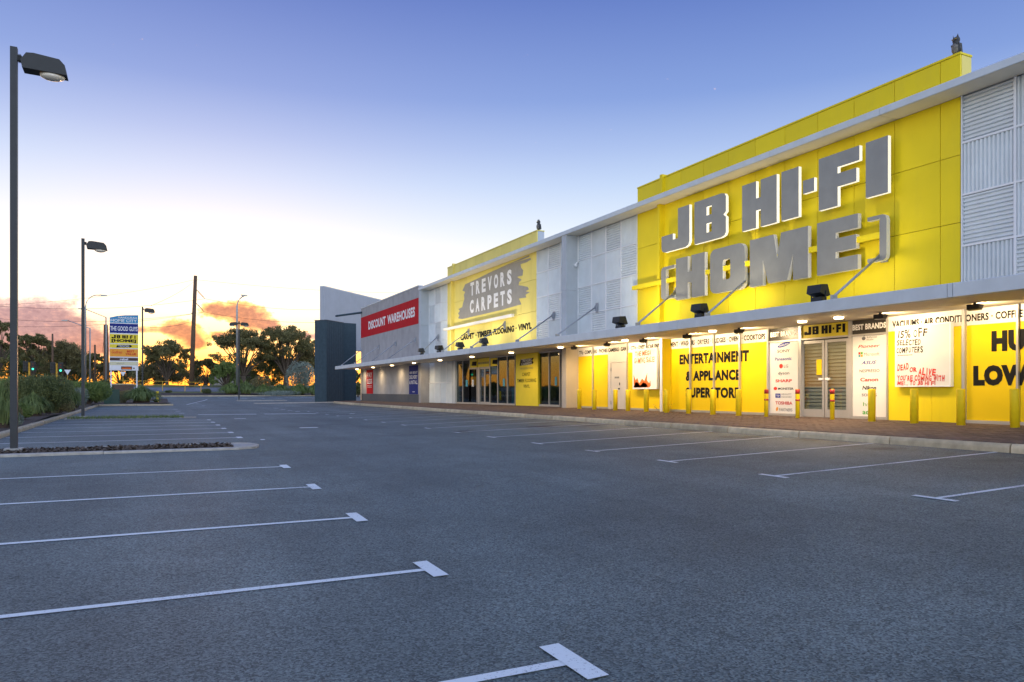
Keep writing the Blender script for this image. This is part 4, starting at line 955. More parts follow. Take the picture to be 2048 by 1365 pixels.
# ---------------------------------------------------------------- end pylon walls
gz = .05
ep = thing('entry_blade_wall', 'tall charcoal blade wall with a pale sloping wall above at the far end of the building', 'wall', (*at(650, 68), gz))
c0 = Vector((*at(653, 67.5), 0)); e1 = Vector((.70, .714, 0)); e2 = Vector((-.714, .70, 0))
def fp_(a, b): p = c0+e1*a+e2*b; return (p.x, p.y)
zt_ = ZD(641, 67.5)
MB().prism([fp_(0, 0), fp_(2.9, 0), fp_(2.9, 1.25), fp_(0, 1.25)], -.1, zt_, 'Z').build('charcoal_wall', 'charcoal_clad', ep)
MB().prism([fp_(2.91, .25), fp_(4.3, -.55), fp_(4.3, 1.0), fp_(2.91, 1.2)], -.1, zt_+.05, 'Z').build('charcoal_wall', 'charcoal_clad', ep)
MB().prism([fp_(-.03, -.03), fp_(2.93, -.03), fp_(2.93, 1.28), fp_(-.03, 1.28)], zt_+.001, zt_+.06, 'Z').build('wall_cap', 'dado_paint', ep)
for k in range(9):
    a_ = .16+.32*k; p0 = fp_(a_-.02, -.014); p1 = fp_(a_+.02, -.014); p2 = fp_(a_+.02, 0); p3 = fp_(a_-.02, 0)
    MB().prism([p0, p1, p2, p3], 0, zt_-.02, 'Z').build('cladding_rib', 'charcoal_clad', ep)
for k in range(4):
    b_ = .16+.31*k; MB().prism([fp_(-.014, b_-.02), fp_(0, b_-.02), fp_(0, b_+.02), fp_(-.014, b_+.02)], 0, zt_-.02, 'Z').build('cladding_rib', 'charcoal_clad', ep)
d0 = Vector((*at(648, 69.5), 0)); dd = Vector((.70, .714, 0)); nn = Vector((-.714, .70, 0)); L_ = 12.5
za = zb_ = ZD(574, 69.5)
b0 = ZD(696, 70)
vs = []
for s_, zt2 in ((0, za), (L_, zb_)):
    for o_ in (0, .45):
        p = d0+dd*s_+nn*o_; vs += [(p.x, p.y, b0), (p.x, p.y, zt2)]
MB().add(vs, [(0, 4, 5, 1), (6, 2, 3, 7), (1, 5, 7, 3), (0, 2, 6, 4), (0, 1, 3, 2), (4, 6, 7, 5)]).build('pale_wall', 'white_wall', ep)
vs2 = [(x+(-.02 if i in (1, 3) else .02)*0, y, z) for i, (x, y, z) in enumerate(vs)]
capv = [Vector(vs[i]) for i in (1, 5, 7, 3)]
MB().add([p+Vector((0, 0, .002)) for p in capv]+[p+Vector((0, 0, .10)) for p in capv], [(3, 2, 1, 0), (4, 5, 6, 7), (0, 1, 5, 4), (1, 2, 6, 5), (2, 3, 7, 6), (3, 0, 4, 7)]).build('wall_cap', 'fascia_metal', ep)
sx, sy = at(672, 66); MB().tube([(sx, sy, ZD(632.5, 66)), (16.2, YE-.4, ZD(632.5, 66)+.1)], .09, 10).build('strut', 'charcoal_clad', ep)
px, py = fp_(4.3, .2); MB().box(px-.1, 16.9, YE+1.0, YE+1.25, 2.2, ZD(762, 66)+1.0).build('lintel', 'white_wall', ep) if False else None

# ---------------------------------------------------------------- bollards
boll = [(1158.7, 0), (1189, 0), (1230.7, 0), (1256, 0), (1292.5, 0), (1333, 0), (1377.3, 0), (1425.7, 0), (1477.4, 0), (1532.4, 1), (1595.3, 1), (1664.5, 1), (1743.5, 0), (1828.5, 0), (1922, 0), (2030, 0)]
XB = 16.0
def make_bollard(striped):
    t = bpy.data.objects.new('bollard', None); col.objects.link(t)
    r_ = .058 if striped else .088; h = .80
    MB().lathe([(r_, -.03), (r_, h-.03), (r_*.93, h-.008), (r_*.75, h)], 20).build('post', 'yellow_post', t, True)
    MB().lathe([(r_+.025, -.01), (r_+.025, .006), (r_+.001, .007)], 20).build('base_ring', 'joint_sand', t) if False else None
    if striped:
        for za, zb2 in ((h-.13, h-.005), (h-.33, h-.28)): MB().lathe([(r_+.003, za), (r_+.003, zb2)], 20).build('red_stripe', 'red_band', t, True)
    return t
pb0, pb1 = make_bollard(0), make_bollard(1); used = set()
place = {0: 'in front of the first narrow yellow window beside the beige fin', 1: 'at the first window mullion from the beige fin', 2: 'in front of the white service door', 3: 'just right of the white service door', 4: 'under the tall poster with orange lettering',
         5: 'at the yellow pier between the windows', 6: 'at the left mullion of the big black-lettered yellow window', 7: 'at the middle mullion of the big black-lettered yellow window', 8: 'at the right mullion of the big black-lettered yellow window',
         9: 'left of the left brand list panel', 10: 'between the left brand list and the doors', 11: 'before the right-hand door leaf', 12: 'before the right brand list panel', 13: 'below the square poster with red lettering', 14: 'at the mullion right of the square poster', 15: 'nearest the right edge of the picture'}
for i, (u, s_) in enumerate(boll):
    src = pb1 if s_ else pb0
    o = src if s_ not in used else copy_tree(src); used.add(s_)
    y = WY(u, XB); o.location = (XB, y, FP(XB, y)); o.rotation_euler = (random.uniform(-.008, .008), random.uniform(-.008, .008), 0)
    tag(o, ('slim yellow bollard with red bands ' if s_ else 'plain yellow bollard ')+place[i], 'bollard', 'bollards along the shop front')

# ---------------------------------------------------------------- canopy lights
dl_u = [(714, 738), (746, 734.5), (784, 730), (828, 726), (880, 720), (944, 713), (1022.5, 705), (1121, 693.7), (1250, 679.5), (1425, 660.7), (1604.5, 642), (1677.5, 633.7)]
def spot(parent, loc, energy, size, blend, direction, color=(1, .70, .38), r_=.05):
    ld = bpy.data.lights.new('lamp', 'SPOT'); ld.energy = energy; ld.spot_size = R(size); ld.spot_blend = blend; ld.color = color; ld.shadow_soft_size = r_
    lo = bpy.data.objects.new('lamp', ld); col.objects.link(lo); lo.parent = parent
    lo.location = Vector(loc)-wloc(parent); lo.rotation_euler = Vector(direction).to_track_quat('-Z', 'Y').to_euler()
    return lo
for i, (u, v) in enumerate(dl_u):
    y = WY(u, 15.5)
    t = thing('downlight', f'round recessed downlight glowing in the canopy soffit, {ORD[i]} counted from the far end', 'ceiling light', (15.5, y, ZC0), 'downlights in the canopy')
    MB().lathe([(.135, -.014), (.135, .004), (.10, .004), (.10, -.014)], 20, (15.5, y, ZC0)).build('trim_ring', 'trim_metal', t, True)
    MB().lathe([(.02, -.062), (.112, -.056), (.118, -.016), (.02, -.014)], 20, (15.5, y, ZC0)).build('lens', 'warm_lit', t)
    spot(t, (15.5, y, ZC0-.075), 105 if i < 8 else 160, 165, .9, (.0, 0, -1))
wf = [(1149, 0), (1215, 1), (1287.6, 2), (1375, 3), (1479, 4), (1762, 5), (1951, 6)]
for u, i in wf:
    y = WY(u, 15.65)
    t = thing('wall_floodlight', f'small dark box floodlight under the canopy lighting the yellow shop front, {ORD[i]} from the left', 'floodlight', (15.65, y, ZC0), 'small floodlights under the canopy')
    MB().prism([(15.55, ZC0-.04), (15.55, ZC0-.15), (15.66, ZC0-.17), (15.74, ZC0-.05)], y-.13, y+.13, 'Y').build('housing', 'dark_metal', t)
    MB().box(15.60, 15.66, y-.02, y+.02, ZC0-.05, ZC0).build('bracket', 'dark_metal', t)
    MB().add([(15.668, y-.11, ZC0-.165), (15.668, y+.11, ZC0-.165), (15.742, y+.11, ZC0-.06), (15.742, y-.11, ZC0-.06)], [(0, 1, 2, 3)]).build('lens', 'flood_lit', t)
    spot(t, (15.76, y, ZC0-.10), 74, 165, .7, (1, 0, -.25), (1, .74, .42), .06)

def make_flood():
    t = bpy.data.objects.new('floodlight', None); col.objects.link(t)
    # local: +X towards the wall, origin on the canopy
    MB().prism([(-.21, .24), (-.17, .44), (.09, .46), (.20, .20), (.10, .16)], -.19, .19, 'Y').build('housing', 'dark_metal', t)
    MB().prism([(-.10, .05), (-.08, .15), (.13, .15), (.12, .05)], -.14, .14, 'Y').build('gear_box', 'dark_metal', t)
    MB().add([(.096, -.16, .455), (.206, -.16, .21), (.206, .16, .21), (.096, .16, .455)], [(0, 1, 2, 3)]).build('lens', 'clear_glass', t)
    for s_ in (-.2, .2): MB().bar((.0, s_, 0), (.0, s_, .30), .03, .012).build('yoke_arm', 'dark_metal', t)
    MB().box(-.05, .05, -.206, .206, .0, .02).build('yoke_base', 'dark_metal', t)
    for q in (-.15, .15): MB().bar((.05, q, .02), (.05, q, .06), .025).build('stud', 'dark_metal', t)
    return t
f0 = make_flood()
fl = [(1637, 14.72, 'under the letters, left of the right-hand stay'), (1400, 14.72, 'under the letters, left of the middle stay'), (1240, 14.72, 'before the corrugated wall by the bright yellow panels'),
      (968, 14.72, 'before the black lettering on pale yellow'), (920, 14.72, 'at the left end of the black lettering'), (878.7, 14.72, 'before the narrow corrugated bay'), (843, 14.72, 'beside the fin at the grey concrete wall')]
for i, (u, x, pl) in enumerate(fl):
    o = f0 if i == 0 else copy_tree(f0)
    y = WY(u, x); o.location = (x, y, ZC1+.002); o.rotation_euler = (0, 0, random.uniform(-.25, .25) if i > 2 else .12)
    tag(o, f'black floodlight on the canopy {pl}', 'floodlight', 'floodlights on the canopy top')
    spot(o, (x+.25, y, ZC1+.40), 64 if i < 3 else 50, 140, .9, (1, 0, .95), (1, .86, .62), .12)
cm = thing('security_camera', 'small round security camera on the corrugated wall beside the dividing fin', 'camera', (XW, WY(1154, XW-.1), WZ(1154, 529, XW-.1)))
cy, cz = WY(1154, XW-.1), WZ(1154, 529, XW-.1)
MB().tube([(XW-.02, cy, cz+.06), (XW-.12, cy, cz+.06), (XW-.16, cy, cz+.0)], .035).build('arm', 'trim_metal', cm, True); MB().lathe([(.02, -.10), (.07, -.07), (.085, 0), (.08, .03)], 14, (XW-.17, cy, cz-.02)).build('dome', 'trim_metal', cm, True)

# ---------------------------------------------------------------- owl decoys
def owl(x, y, z, h, label):
    t = thing('owl_statue', label, 'statue', (x, y, z)); k = h/.5
    MB().lathe([(.06*k, 0), (.065*k, .02*k), (.045*k, .04*k)], 12, (x, y, z)).build('base', 'owl_dark', t)
    MB().lathe([(.05*k, .03*k), (.085*k, .08*k), (.115*k, .17*k), (.12*k, .25*k), (.10*k, .31*k), (.085*k, .335*k), (.10*k, .37*k), (.105*k, .41*k), (.085*k, .45*k), (.04*k, .47*k)], 14, (x, y, z), .72, .82).build('body', 'owl_dark', t, True)
    for s_ in (-1, 1):
        MB().add([(x-.05*k, y+s_*.03*k, z+.44*k), (x+.03*k, y+s_*.05*k, z+.45*k), (x-.0*k, y+s_*.075*k, z+.42*k), (x-.03*k, y+s_*.06*k, z+.53*k)], [(0, 1, 3), (1, 2, 3), (2, 0, 3), (2, 1, 0)]).build('ear_tuft', 'owl_dark', t)
        MB().lathe([(.004*k, .0), (.022*k, .004*k), (.022*k, .012*k), (.004*k, .016*k)], 10, (x-.085*k, y+s_*.04*k, z+.395*k)).build('eye', 'owl_eye', t)
        MB().prism([(x-.05*k, z+.30*k), (x+.06*k, z+.30*k), (x+.09*k, z+.10*k), (x+.05*k, z+.04*k)], y+s_*.088*k-.012*k, y+s_*.088*k+.012*k, 'Y').build('wing', 'owl_dark', t)
    MB().lathe([(.03*k, .06*k), (.075*k, .13*k), (.08*k, .24*k), (.04*k, .30*k)], 10, (x-.045*k, y, z), .75, 1).build('breast', 'owl_beige', t, True)
    MB().add([(x-.09*k, y-.012*k, z+.385*k), (x-.09*k, y+.012*k, z+.385*k), (x-.12*k, y, z+.36*k), (x-.085*k, y, z+.345*k)], [(0, 1, 2), (0, 2, 3), (1, 3, 2), (0, 3, 1)]).build('beak', 'owl_dark', t)
yo = WY(1916, XW+.15); owl(XW+.18, Y0+.22, ZP, .50, 'dark owl statue on the near corner of the bright yellow parapet')
owl(XW+.2, T0+.2, ZP, .55, 'dark owl statue on the near corner of the pale yellow parapet')

# ================================================================== car park lamps
def lamp_head(parent, x, y, ztop, s_=1, w=.34):
    hx = lambda a: x+s_*a
    hd_ = MB(); prof = [(.07, -.22), (.17, -.06), (.30, -.045), (.76, -.09), (.86, -.20), (.90, -.40), (.10, -.38)]
    hd_.prism([(hx(a), ztop+b) for a, b in prof], y-w/2, y+w/2, 'Y'); h_ = hd_.build('lamp_head', 'dark_metal', parent)
    MB().box(*sorted((hx(.0), hx(.08))), y-.05, y+.05, ztop-.20, ztop-.10).build('neck', 'dark_metal', h_)
    for k in range(4): MB().box(*sorted((hx(.012+.016*k), hx(.018+.016*k))), y-.075, y+.075, ztop-.22, ztop-.08).build('cooling_fin', 'dark_metal', h_)
    MB().lathe([(.02, -.105), (.10, -.09), (.17, -.05), (.19, 0), (.02, .0)], 18, (hx(.62), y, ztop-.405), 1.25, .82).build('lens', 'lamp_lens', h_, True)
def lamp_post(u, d, label, base_z, height=8.35, double=False, w=.125, heads=(1,)):
    x, y = at(u, d); t = thing('car_park_lamp', label, 'lamp post', (x, y, base_z), 'car park lamp posts')
    MB().box(x-w/2, x+w/2, y-w/2, y+w/2, base_z-.1, base_z+height).build('pole', 'pole_grey', t)
    MB().box(x-.16, x+.16, y-.16, y+.16, base_z-.02, base_z+.02).build('base_plate', 'galvanised', t)
    for s_ in heads: lamp_head(t, x+s_*w/2, y, base_z+height-.06, s_)
lx, ly = at(28, 15.35); lamp_post(28, 15.35, 'tall dark square lamp post on the bark island at the left edge', G(lx, ly)+.085)
lx, ly = at(166, 33.2); lamp_post(166, 33.2, 'dark square lamp post standing by the grass strip', G(lx, ly)+.08, 8.0)
lx, ly = at(285, 63.2); lamp_post(285, 63.2, 'dark lamp post just right of the tall shop sign', G(lx, ly)+.05, 8.2)
lx, ly = at(478, 77); lamp_post(478, 77, 'twin-headed dark lamp post before the clipped hedge', G(lx, ly)+.09, ZD(643, 77)-G(lx, ly)-.09, heads=(1, -1))

def street_lamp(u, d, vtop, vb, label, reach, curved, w=.09):
    x, y = at(u, d); z0 = G(x, y)-.1; zt2 = ZD(vtop, d); t = thing('street_lamp', label, 'street lamp', (x, y, z0), 'road lamps')
    sgn = 1 if reach > 0 else -1
    if curved:
        pts = [(x, y, z0), (x, y, zt2-1.6)]+[(x+sgn*1.3*(1-math.cos(a)), y, zt2-1.6+1.6*math.sin(a)) for a in np.linspace(.25, math.pi/2, 6)]+[(x+reach, y, zt2)]
    else:
        pts = [(x, y, z0), (x, y, zt2-.05*abs(reach)-.9), (x+reach, y, zt2)]
    n = len(pts); MB().tube(pts, [w*1.2]+[w]*1+[w*.6]*(n-2), 8).build('pole', 'galvanised', t, True)
    ex = x+reach; MB().prism([(ex-.05*sgn, zt2+.09), (ex+.75*sgn, zt2+.05), (ex+.8*sgn, zt2-.06), (ex+.1*sgn, zt2-.12)], y-.14, y+.14, 'Y').build('lamp_head', 'galvanised', t)
street_lamp(171, 92, 589.5, 770, 'grey road lamp with curved arm reaching right, behind the grass strip lamp post', 1.6, True)
street_lamp(212, 100, 620, 770, 'grey road lamp with straight arm reaching left, beside the timber poles', -2.5, False)
street_lamp(180, 108, 643, 770, 'lower grey road lamp with straight arm reaching left', -2.8, False)
street_lamp(474, 100, 590.5, 770, 'grey road lamp with small curved arm behind the twin-headed lamp post', .55, True, .12)

# ================================================================== shop directory sign
def pylon_sign():
    d = 72; s_ = d/F; x0, x1 = [at(u, d)[0] for u in (219.5, 276.5)]; yc = at(248, d)[1]; z = lambda v: ZD(v, d)
    t = thing('directory_sign', 'tall shopping centre directory sign with stacked coloured shop panels on white legs', 'sign', ((x0+x1)/2, yc, G(0, yc)))
    X = lambda f: x0+(x1-x0)*f
    V = lambda y: 620+y/10.5
    for f in (.03, .92): MB().box(X(f), X(f+.05), yc, yc+.14, G(0, yc)-.2, z(V(1275))+.02).build('leg', 'sign_white', t)
    MB().prism([(X(0), z(V(1275))), (X(1), z(V(1275))), (X(1), z(V(98))), (X(.55), z(V(110))), (X(.3), z(V(125))), (X(0), z(V(170)))], yc, yc+.16, 'Y').build('cabinet', 'sign_white', t)
    yf = yc-.012
    def panel(ya, yb_, m): return B('shop_panel', m, t, X(.012), X(.988), yf, yc-.001, z(V(yb_)), z(V(ya)))
    def tx(p, body, fa, fb, ya, yb_, m, **kw): return text_Y(body, yf-.005, X(fa), X(fb), z(V(yb_)), z(V(ya)), m, p, **kw)
    pc = MB().prism([(X(.01), z(V(275))), (X(.99), z(V(275))), (X(.99), z(V(106))), (X(.55), z(V(117))), (X(.3), z(V(132))), (X(.01), z(V(176)))], yf, yc-.001, 'Y').build('shop_panel', 'sign_cyan', t)
    tx(pc, 'MANDURAH', .29, .95, 145, 188, 'sign_white', bold=.02); tx(pc, 'HOME CITY', .04, .95, 200, 260, 'sign_white', bold=.02)
    p = panel(295, 490, 'sign_navy'); tx(p, 'THE GOOD GUYS', .03, .97, 350, 445, 'sign_white', bold=.02)
    p = panel(515, 708, 'sign_yellow')
    for ch, a, b in (('J', .07, .22), ('B', .25, .37), ('H', .44, .56), ('I', .585, .635), ('F', .71, .80), ('I', .86, .90)):
        sh = SHAPES[ch]; q = [[(X(a+(b-a)*i), z(V(605-70*j))) for i, j in lp] for lp in sh]
        tri = tessellate_polygon([[Vector((*k, 0)) for k in lp] for lp in q]); m_ = MB(); m_.v = [(i, yf-.005, j) for lp in q for i, j in lp]; m_.f = [tuple(reversed(k)) for k in tri]; m_.build('lettering', 'print_black', p)
    tx(p, '[HOME]', .07, .92, 620, 695, 'print_black', bold=.05)
    p = panel(728, 802, 'sign_yellow'); MB().prism([(X(.22), z(V(795))), (X(.72), z(V(790))), (X(.78), z(V(768))), (X(.74), z(V(738))), (X(.28), z(V(742)))], yf-.004, yf-.001, 'Y').build('logo', 'print_black', p); tx(p, 'TREVORS', .30, .68, 745, 788, 'sign_white').location.y -= .004
    p = panel(822, 985, 'sign_orange'); tx(p, 'Godfreys', .08, .44, 860, 940, 'print_marker_red', shear=.2, bold=.01); tx(p, 'BEST', .60, .86, 850, 895, 'print_red', bold=.03); tx(p, 'VALUE', .55, .92, 905, 950, 'print_red', bold=.03)
    p = panel(1008, 1070, 'sign_brown'); tx(p, 'rebel', .36, .64, 1015, 1062, 'sign_white', bold=.03)
    p = panel(1092, 1165, 'sign_cream')
    m_ = MB(); m_.tube([(X(.24+.03*k), yf-.006, z(V(1130+14*math.sin(k*2.1)))) for k in range(10)], .012, 4).build('script_logo', 'print_grey', p)
    p = panel(1185, 1265, 'sign_white'); B('small_panel', 'sign_brown', p, X(.40), X(.78), yf-.006, yf-.001, z(V(1255)), z(V(1190))); B('small_panel', 'print_marker_orange', p, X(.43), X(.75), yf-.010, yf-.006, z(V(1245)), z(V(1215))); B('dot_logo', 'print_black', p, X(.82), X(.87), yf-.006, yf-.001, z(V(1240)), z(V(1215)))
pylon_sign()
gx, gy = at(224, 56.5)
gb = thing('utility_cabinet', 'dark green utility cabinet beside the strap-leaf clump below the directory sign', 'cabinet', (gx, gy, G(gx, gy)))
MB().box(gx-.52, gx+.52, gy-.3, gy+.3, -.05+G(gx, gy), G(gx, gy)+1.16).build('body', 'green_box', gb); MB().box(gx-.56, gx+.56, gy-.34, gy+.34, G(gx, gy)+1.162, G(gx, gy)+1.22).build('lid', 'green_box', gb)
for s_ in (-1, 1): MB().box(gx+s_*.26-.245, gx+s_*.26+.245, gy-.315, gy-.302, G(gx, gy)+.1, G(gx, gy)+1.08).build('door', 'green_box', gb)
bx, by = at(314.5, 65); yb_ = thing('marker_bollard', 'short yellow square bollard at the corner of the planted entry bed', 'bollard', (bx, by, G(bx, by)))
MB().box(bx-.1, bx+.1, by-.1, by+.1, G(bx, by)-.05, G(bx, by)+.95).build('post', 'yellow_post', yb_); MB().box(bx-.115, bx+.115, by-.115, by+.115, G(bx, by)+.95, G(bx, by)+1.0).build('cap', 'yellow_post', yb_)
wx, wy = at(246, 78); wb = thing('low_wall', 'low dark brick wall behind the legs of the directory sign', 'wall', (wx, wy, G(wx, wy)))
MB().box(wx-1.0, wx+1.0, wy, wy+.3, G(wx, wy)-.1, ZD(770, 78)).build('brickwork', 'brick_wall', wb); MB().box(wx-1.04, wx+1.04, wy-.03, wy+.33, ZD(770, 78)+.002, ZD(768, 78)).build('coping', 'kerb_concrete', wb)

# ================================================================== road furniture
def give_way(u, d, vt, label):
    x, y = at(u, d); zt2 = ZD(vt, d); t = thing('give_way_sign', label, 'road sign', (x, y, G(x, y)), 'give way signs'); w = .33
    MB().tube([(x, y+.04, G(x, y)-.1), (x, y+.04, zt2)], .035, 8).build('post', 'signal_yellow', t)
    MB().prism([(x-w, zt2), (x+w, zt2), (x, zt2-.58)], y-.015, y, 'Y').build('plate', 'sign_white', t)
give_way(135, 84, 740, 'pale triangular give way sign on a yellow post above the left bushes')
give_way(246, 92, 744, 'pale triangular give way sign seen between the legs of the directory sign')
def signal(u, d, vt, label, lit, flip=1):
    x, y = at(u, d); zt2 = ZD(vt, d); t = thing('traffic_light', label, 'traffic light', (x, y, G(x, y)), 'traffic lights')
    MB().tube([(x, y, G(x, y)-.1), (x, y, zt2-.1)], .11, 10).build('pole', 'signal_yellow', t)
    for s_, on in ((flip, lit), (-flip, 0)):
        hx = x+s_*.42; h_ = MB().box(hx-.27, hx+.27, y-.03, y, zt2-1.25, zt2+.05).build('target_board', 'dark_metal', t)
        MB().box(hx-.16, hx+.16, y-.2, y-.035, zt2-1.12, zt2-.08).build('housing', 'dark_metal', h_)
        for k in range(3):
            z_ = zt2-.26-.34*k; m2 = 'signal_green' if (on and k == 2) else 'signal_off'
            MB().tube([(hx, y-.205, z_), (hx, y-.22, z_)], .12, 14).build('lens', m2 if s_ == flip and on else 'dark_metal', h_)
            MB().prism([(hx-.14, z_+.05), (hx-.14, z_+.15), (hx+.14, z_+.15), (hx+.14, z_+.05), (hx+.12, z_+.05), (hx+.12, z_+.13), (hx-.12, z_+.13), (hx-.12, z_+.05)], y-.38, y-.205, 'Y').build('visor', 'dark_metal', h_)
    MB().box(x-.5, x+.5, y-.02, y+.02, zt2-.5, zt2-.44).build('cross_bracket', 'dark_metal', t)
signal(58.5, 96, 724, 'traffic light on a yellow pole at far left, above the dark bush', 1)
signal(113.5, 90, 726, 'traffic light on a thick yellow pole right of the dark bush, green arrow lit', 1)
x, y = at(68, 104); 
# roadside railing
ft = thing('pedestrian_railing', 'yellow pedestrian railing along the road verge', 'railing', (*at(330, 103), G(*at(330, 103))))
pts = [at(u, 103+.0*u) for u in (215, 250, 287, 325, 370, 402)]
pz = [G(*p) for p in pts]
for p, g_ in zip(pts, pz): MB().tube([(p[0], p[1], g_-.1), (p[0], p[1], g_+1.35)], .045, 8).build('post', 'fence_yellow', ft)
for hgt in (1.33, .85):
    for (p, g_), (q_, h_) in zip(list(zip(pts, pz))[:-1], list(zip(pts, pz))[1:]): MB().tube([(p[0], p[1], g_+hgt), (q_[0], q_[1], h_+hgt)], .035, 6).build('rail', 'fence_yellow', ft)
# utility poles and wires
def upole(u0, v0, u1, v1, d, label, r_=.22, arms=True):
    a = Vector((*at(u0, d), ZD(v0, d))); b = Vector((*at(u1, d), ZD(v1, d))); t = thing('utility_pole', label, 'utility pole', a, 'timber power poles')
    MB().tube([a-Vector((0, 0, .5)), a.lerp(b, .5), b], [r_*1.25, r_*1.05, r_*.85], 12).build('pole', 'timber_pole', t, True)
    tips = []
    if arms:
        for f in (.89, .77):
            p = a.lerp(b, f); q = p+Vector((1.45, .4, -1.55)); MB().tube([p, q], [.05, .05], 6).build('strut_insulator', 'insulator', t)
            for k in range(5): MB().tube([p.lerp(q, .35+.11*k), p.lerp(q, .39+.11*k)], .10, 8).build('insulator_disc', 'insulator', t)
            tips.append(q)
        p = a.lerp(b, .66); MB().box(p.x-.4, p.x+.05, p.y-.12, p.y+.12, p.z-.1, p.z+.1).build('clamp', 'insulator', t)
        tips.append(p)
    return a, b, tips
ua, ub_, tips = upole(382.5, 775, 391, 552, 115, 'tall leaning timber power pole with two strut insulators, in front of the sunset', .30)
upole(213, 775, 211.5, 650, 112, 'thick timber power pole beside the directory sign', .34, False)
upole(190, 772, 189.8, 690, 125, 'short timber pole behind the small orange-lit trees', .16, False)
upole(105.5, 775, 105, 668, 106, 'thin grey-brown pole behind the traffic light', .13, False)
wires = thing('power_lines', 'thin power lines strung from the leaning timber pole across the sky', 'power line', ub_)
def wire(p, q, sag, r_=.022):
    p, q = Vector(p), Vector(q); MB().tube([p.lerp(q, k/14)-Vector((0, 0, sag*4*(k/14)*(1-k/14))) for k in range(15)], r_, 4).build('wire', 'wire', wires)
for t_, (vr, vl) in zip(tips[:2], ((616, 607), (641, 632))):
    wire(t_, (*at(720, 118), ZD(vr, 118)), .9); wire(t_, (*at(-60, 112), ZD(vl, 112)), 1.2)
wire(tips[2], (*at(-60, 112), ZD(650, 112)), 1.0)
top = ua.lerp(ub_, .96); wire(top, (*at(302, 62), ZD(612, 62)), .3, .02); wire(ua.lerp(ub_, .60), (*at(300, 75), ZD(655, 75)), .3, .02)
wire((*at(211, 112), ZD(655, 112)), (*at(196, 112), ZD(770, 112)), 0, .02); wire(ub_-Vector((0, 0, .6)), (*at(900, 150), ZD(585, 150)), .8, .018); wire(ub_-Vector((0, 0, .6)), (*at(-60, 110), ZD(612, 110)), .9, .018)
hx, hy = at(468, 128); hz_ = G(hx, hy)
hs = thing('house', 'low tiled-roof house half hidden behind the hedge', 'house', (hx, hy, hz_)); MB().box(hx-3.5, hx+4, hy, hy+7, hz_-.2, hz_+1.7).build('wall', 'concrete_wall', hs)
MB().add([(hx-4, hy-.5, hz_+1.7), (hx+4.5, hy-.5, hz_+1.7), (hx+4.5, hy+7.5, hz_+1.7), (hx-4, hy+7.5, hz_+1.7), (hx-1.5, hy+3.5, hz_+3.2), (hx+2, hy+3.5, hz_+3.2)], [(0, 1, 5, 4), (1, 2, 5), (2, 3, 4, 5), (3, 0, 4), (3, 2, 1, 0)]).build('roof', 'roof_tile', hs)
MB().box(hx+1.5, hx+2.6, hy-.05, hy+.05, hz_+.4, hz_+1.4).build('window', 'shop_glass', hs)

# ================================================================== vegetation
def leaf_quads(c, n, s0, s1, up=.0):
    """n leaf quads round the centres c (m,3)"""
    a = rng.normal(size=(n, 3)); a[:, 2] += up; a /= np.linalg.norm(a, axis=1)[:, None]
    b = rng.normal(size=(n, 3)); b -= (b*a).sum(1)[:, None]*a; b /= np.linalg.norm(b, axis=1)[:, None]
    s = rng.uniform(s0, s1, n)[:, None]; w = s*rng.uniform(.28, .5, n)[:, None]
    return np.stack([c-a*s*.5, c-b*w*.5, c+a*s*.5, c+b*w*.5], 1)
def blob_pts(cx, n, rad, shell=.55):
    v = rng.normal(size=(n, 3)); v /= np.linalg.norm(v, axis=1)[:, None]
    r_ = (shell+(1-shell)*rng.random(n))**.8
    return np.array(cx)+v*r_[:, None]*np.array(rad)
def tree(name, label, base, height, spread, lobes, leafm, n_leaf, leaf, trunk_r, trunk_f=.35, flat=.55, lean=0, gaps=.8, group='trees along the road'):
    x, y, z = base; t = thing(name, label, 'tree', base, group)
    cents = []
    for k in range(lobes):
        a = 2*math.pi*(k*.382)+rng.uniform(-.4, .4); q = math.sqrt((k+.5)/lobes); r_ = q*spread*.82
        hz = height*(trunk_f+(1-trunk_f)*(.93-.62*q*q*rng.uniform(.3, 1.25)-.10*rng.random()))
        cents.append((x+lean+r_*math.cos(a), y+r_*.7*math.sin(a), z+hz))
    fork = Vector((x+lean*.4, y, z+height*trunk_f*.85)); mb = MB()
    mb.tube([(x, y, z-.3), (x+lean*.15, y, z+height*trunk_f*.4), fork], [trunk_r*1.25, trunk_r, trunk_r*.8], 9)
    for c in cents:
        c = Vector(c); mid = fork.lerp(c, .5)+Vector((rng.uniform(-.3, .3), rng.uniform(-.3, .3), height*.04)); mb.tube([fork-Vector((0, 0, .2)), mid, c], [trunk_r*.42, trunk_r*.25, trunk_r*.07], 6, False)
    mb.build('trunk', 'bark', t, True)
    per = max(20, n_leaf//lobes); Q = []
    for c in cents:
        R_ = spread*rng.uniform(.26, .42)*gaps; sub = []
        m_ = 9
        for j in range(m_):                       # each limb end carries several small twiggy clumps
            v = rng.normal(size=3); v /= np.linalg.norm(v); cc = np.array(c)+v*np.array([R_, R_, R_*flat])*rng.uniform(.4, 1)
            r2 = R_*rng.uniform(.28, .5); sub.append(blob_pts(cc, per//m_, (r2, r2, r2*flat*1.1), .2))
        p = np.concatenate(sub); Q.append(leaf_quads(p, len(p), leaf*.6, leaf*1.3))
    quadmesh('crown', np.concatenate(Q), leafm, t)
def px2(u, d): x, y = at(u, d); return x, y, G(x, y)-.05
def T(label, u, vtop, wpx, d, leafm, n, lobes=14, leaf=.34, tf=.3, name='gum_tree', **kw):
    b = px2(u, d); tree(name, label, b, ZD(vtop, d)-b[2], wpx*d/F/2, lobes, leafm, n, leaf, kw.pop('tr', .28), tf, **kw)
T('gum tree at the left picture edge behind the first lamp post', -4, 634, 84, 112, 'leaf_gum', 11000, 20, tf=.22, flat=.7)
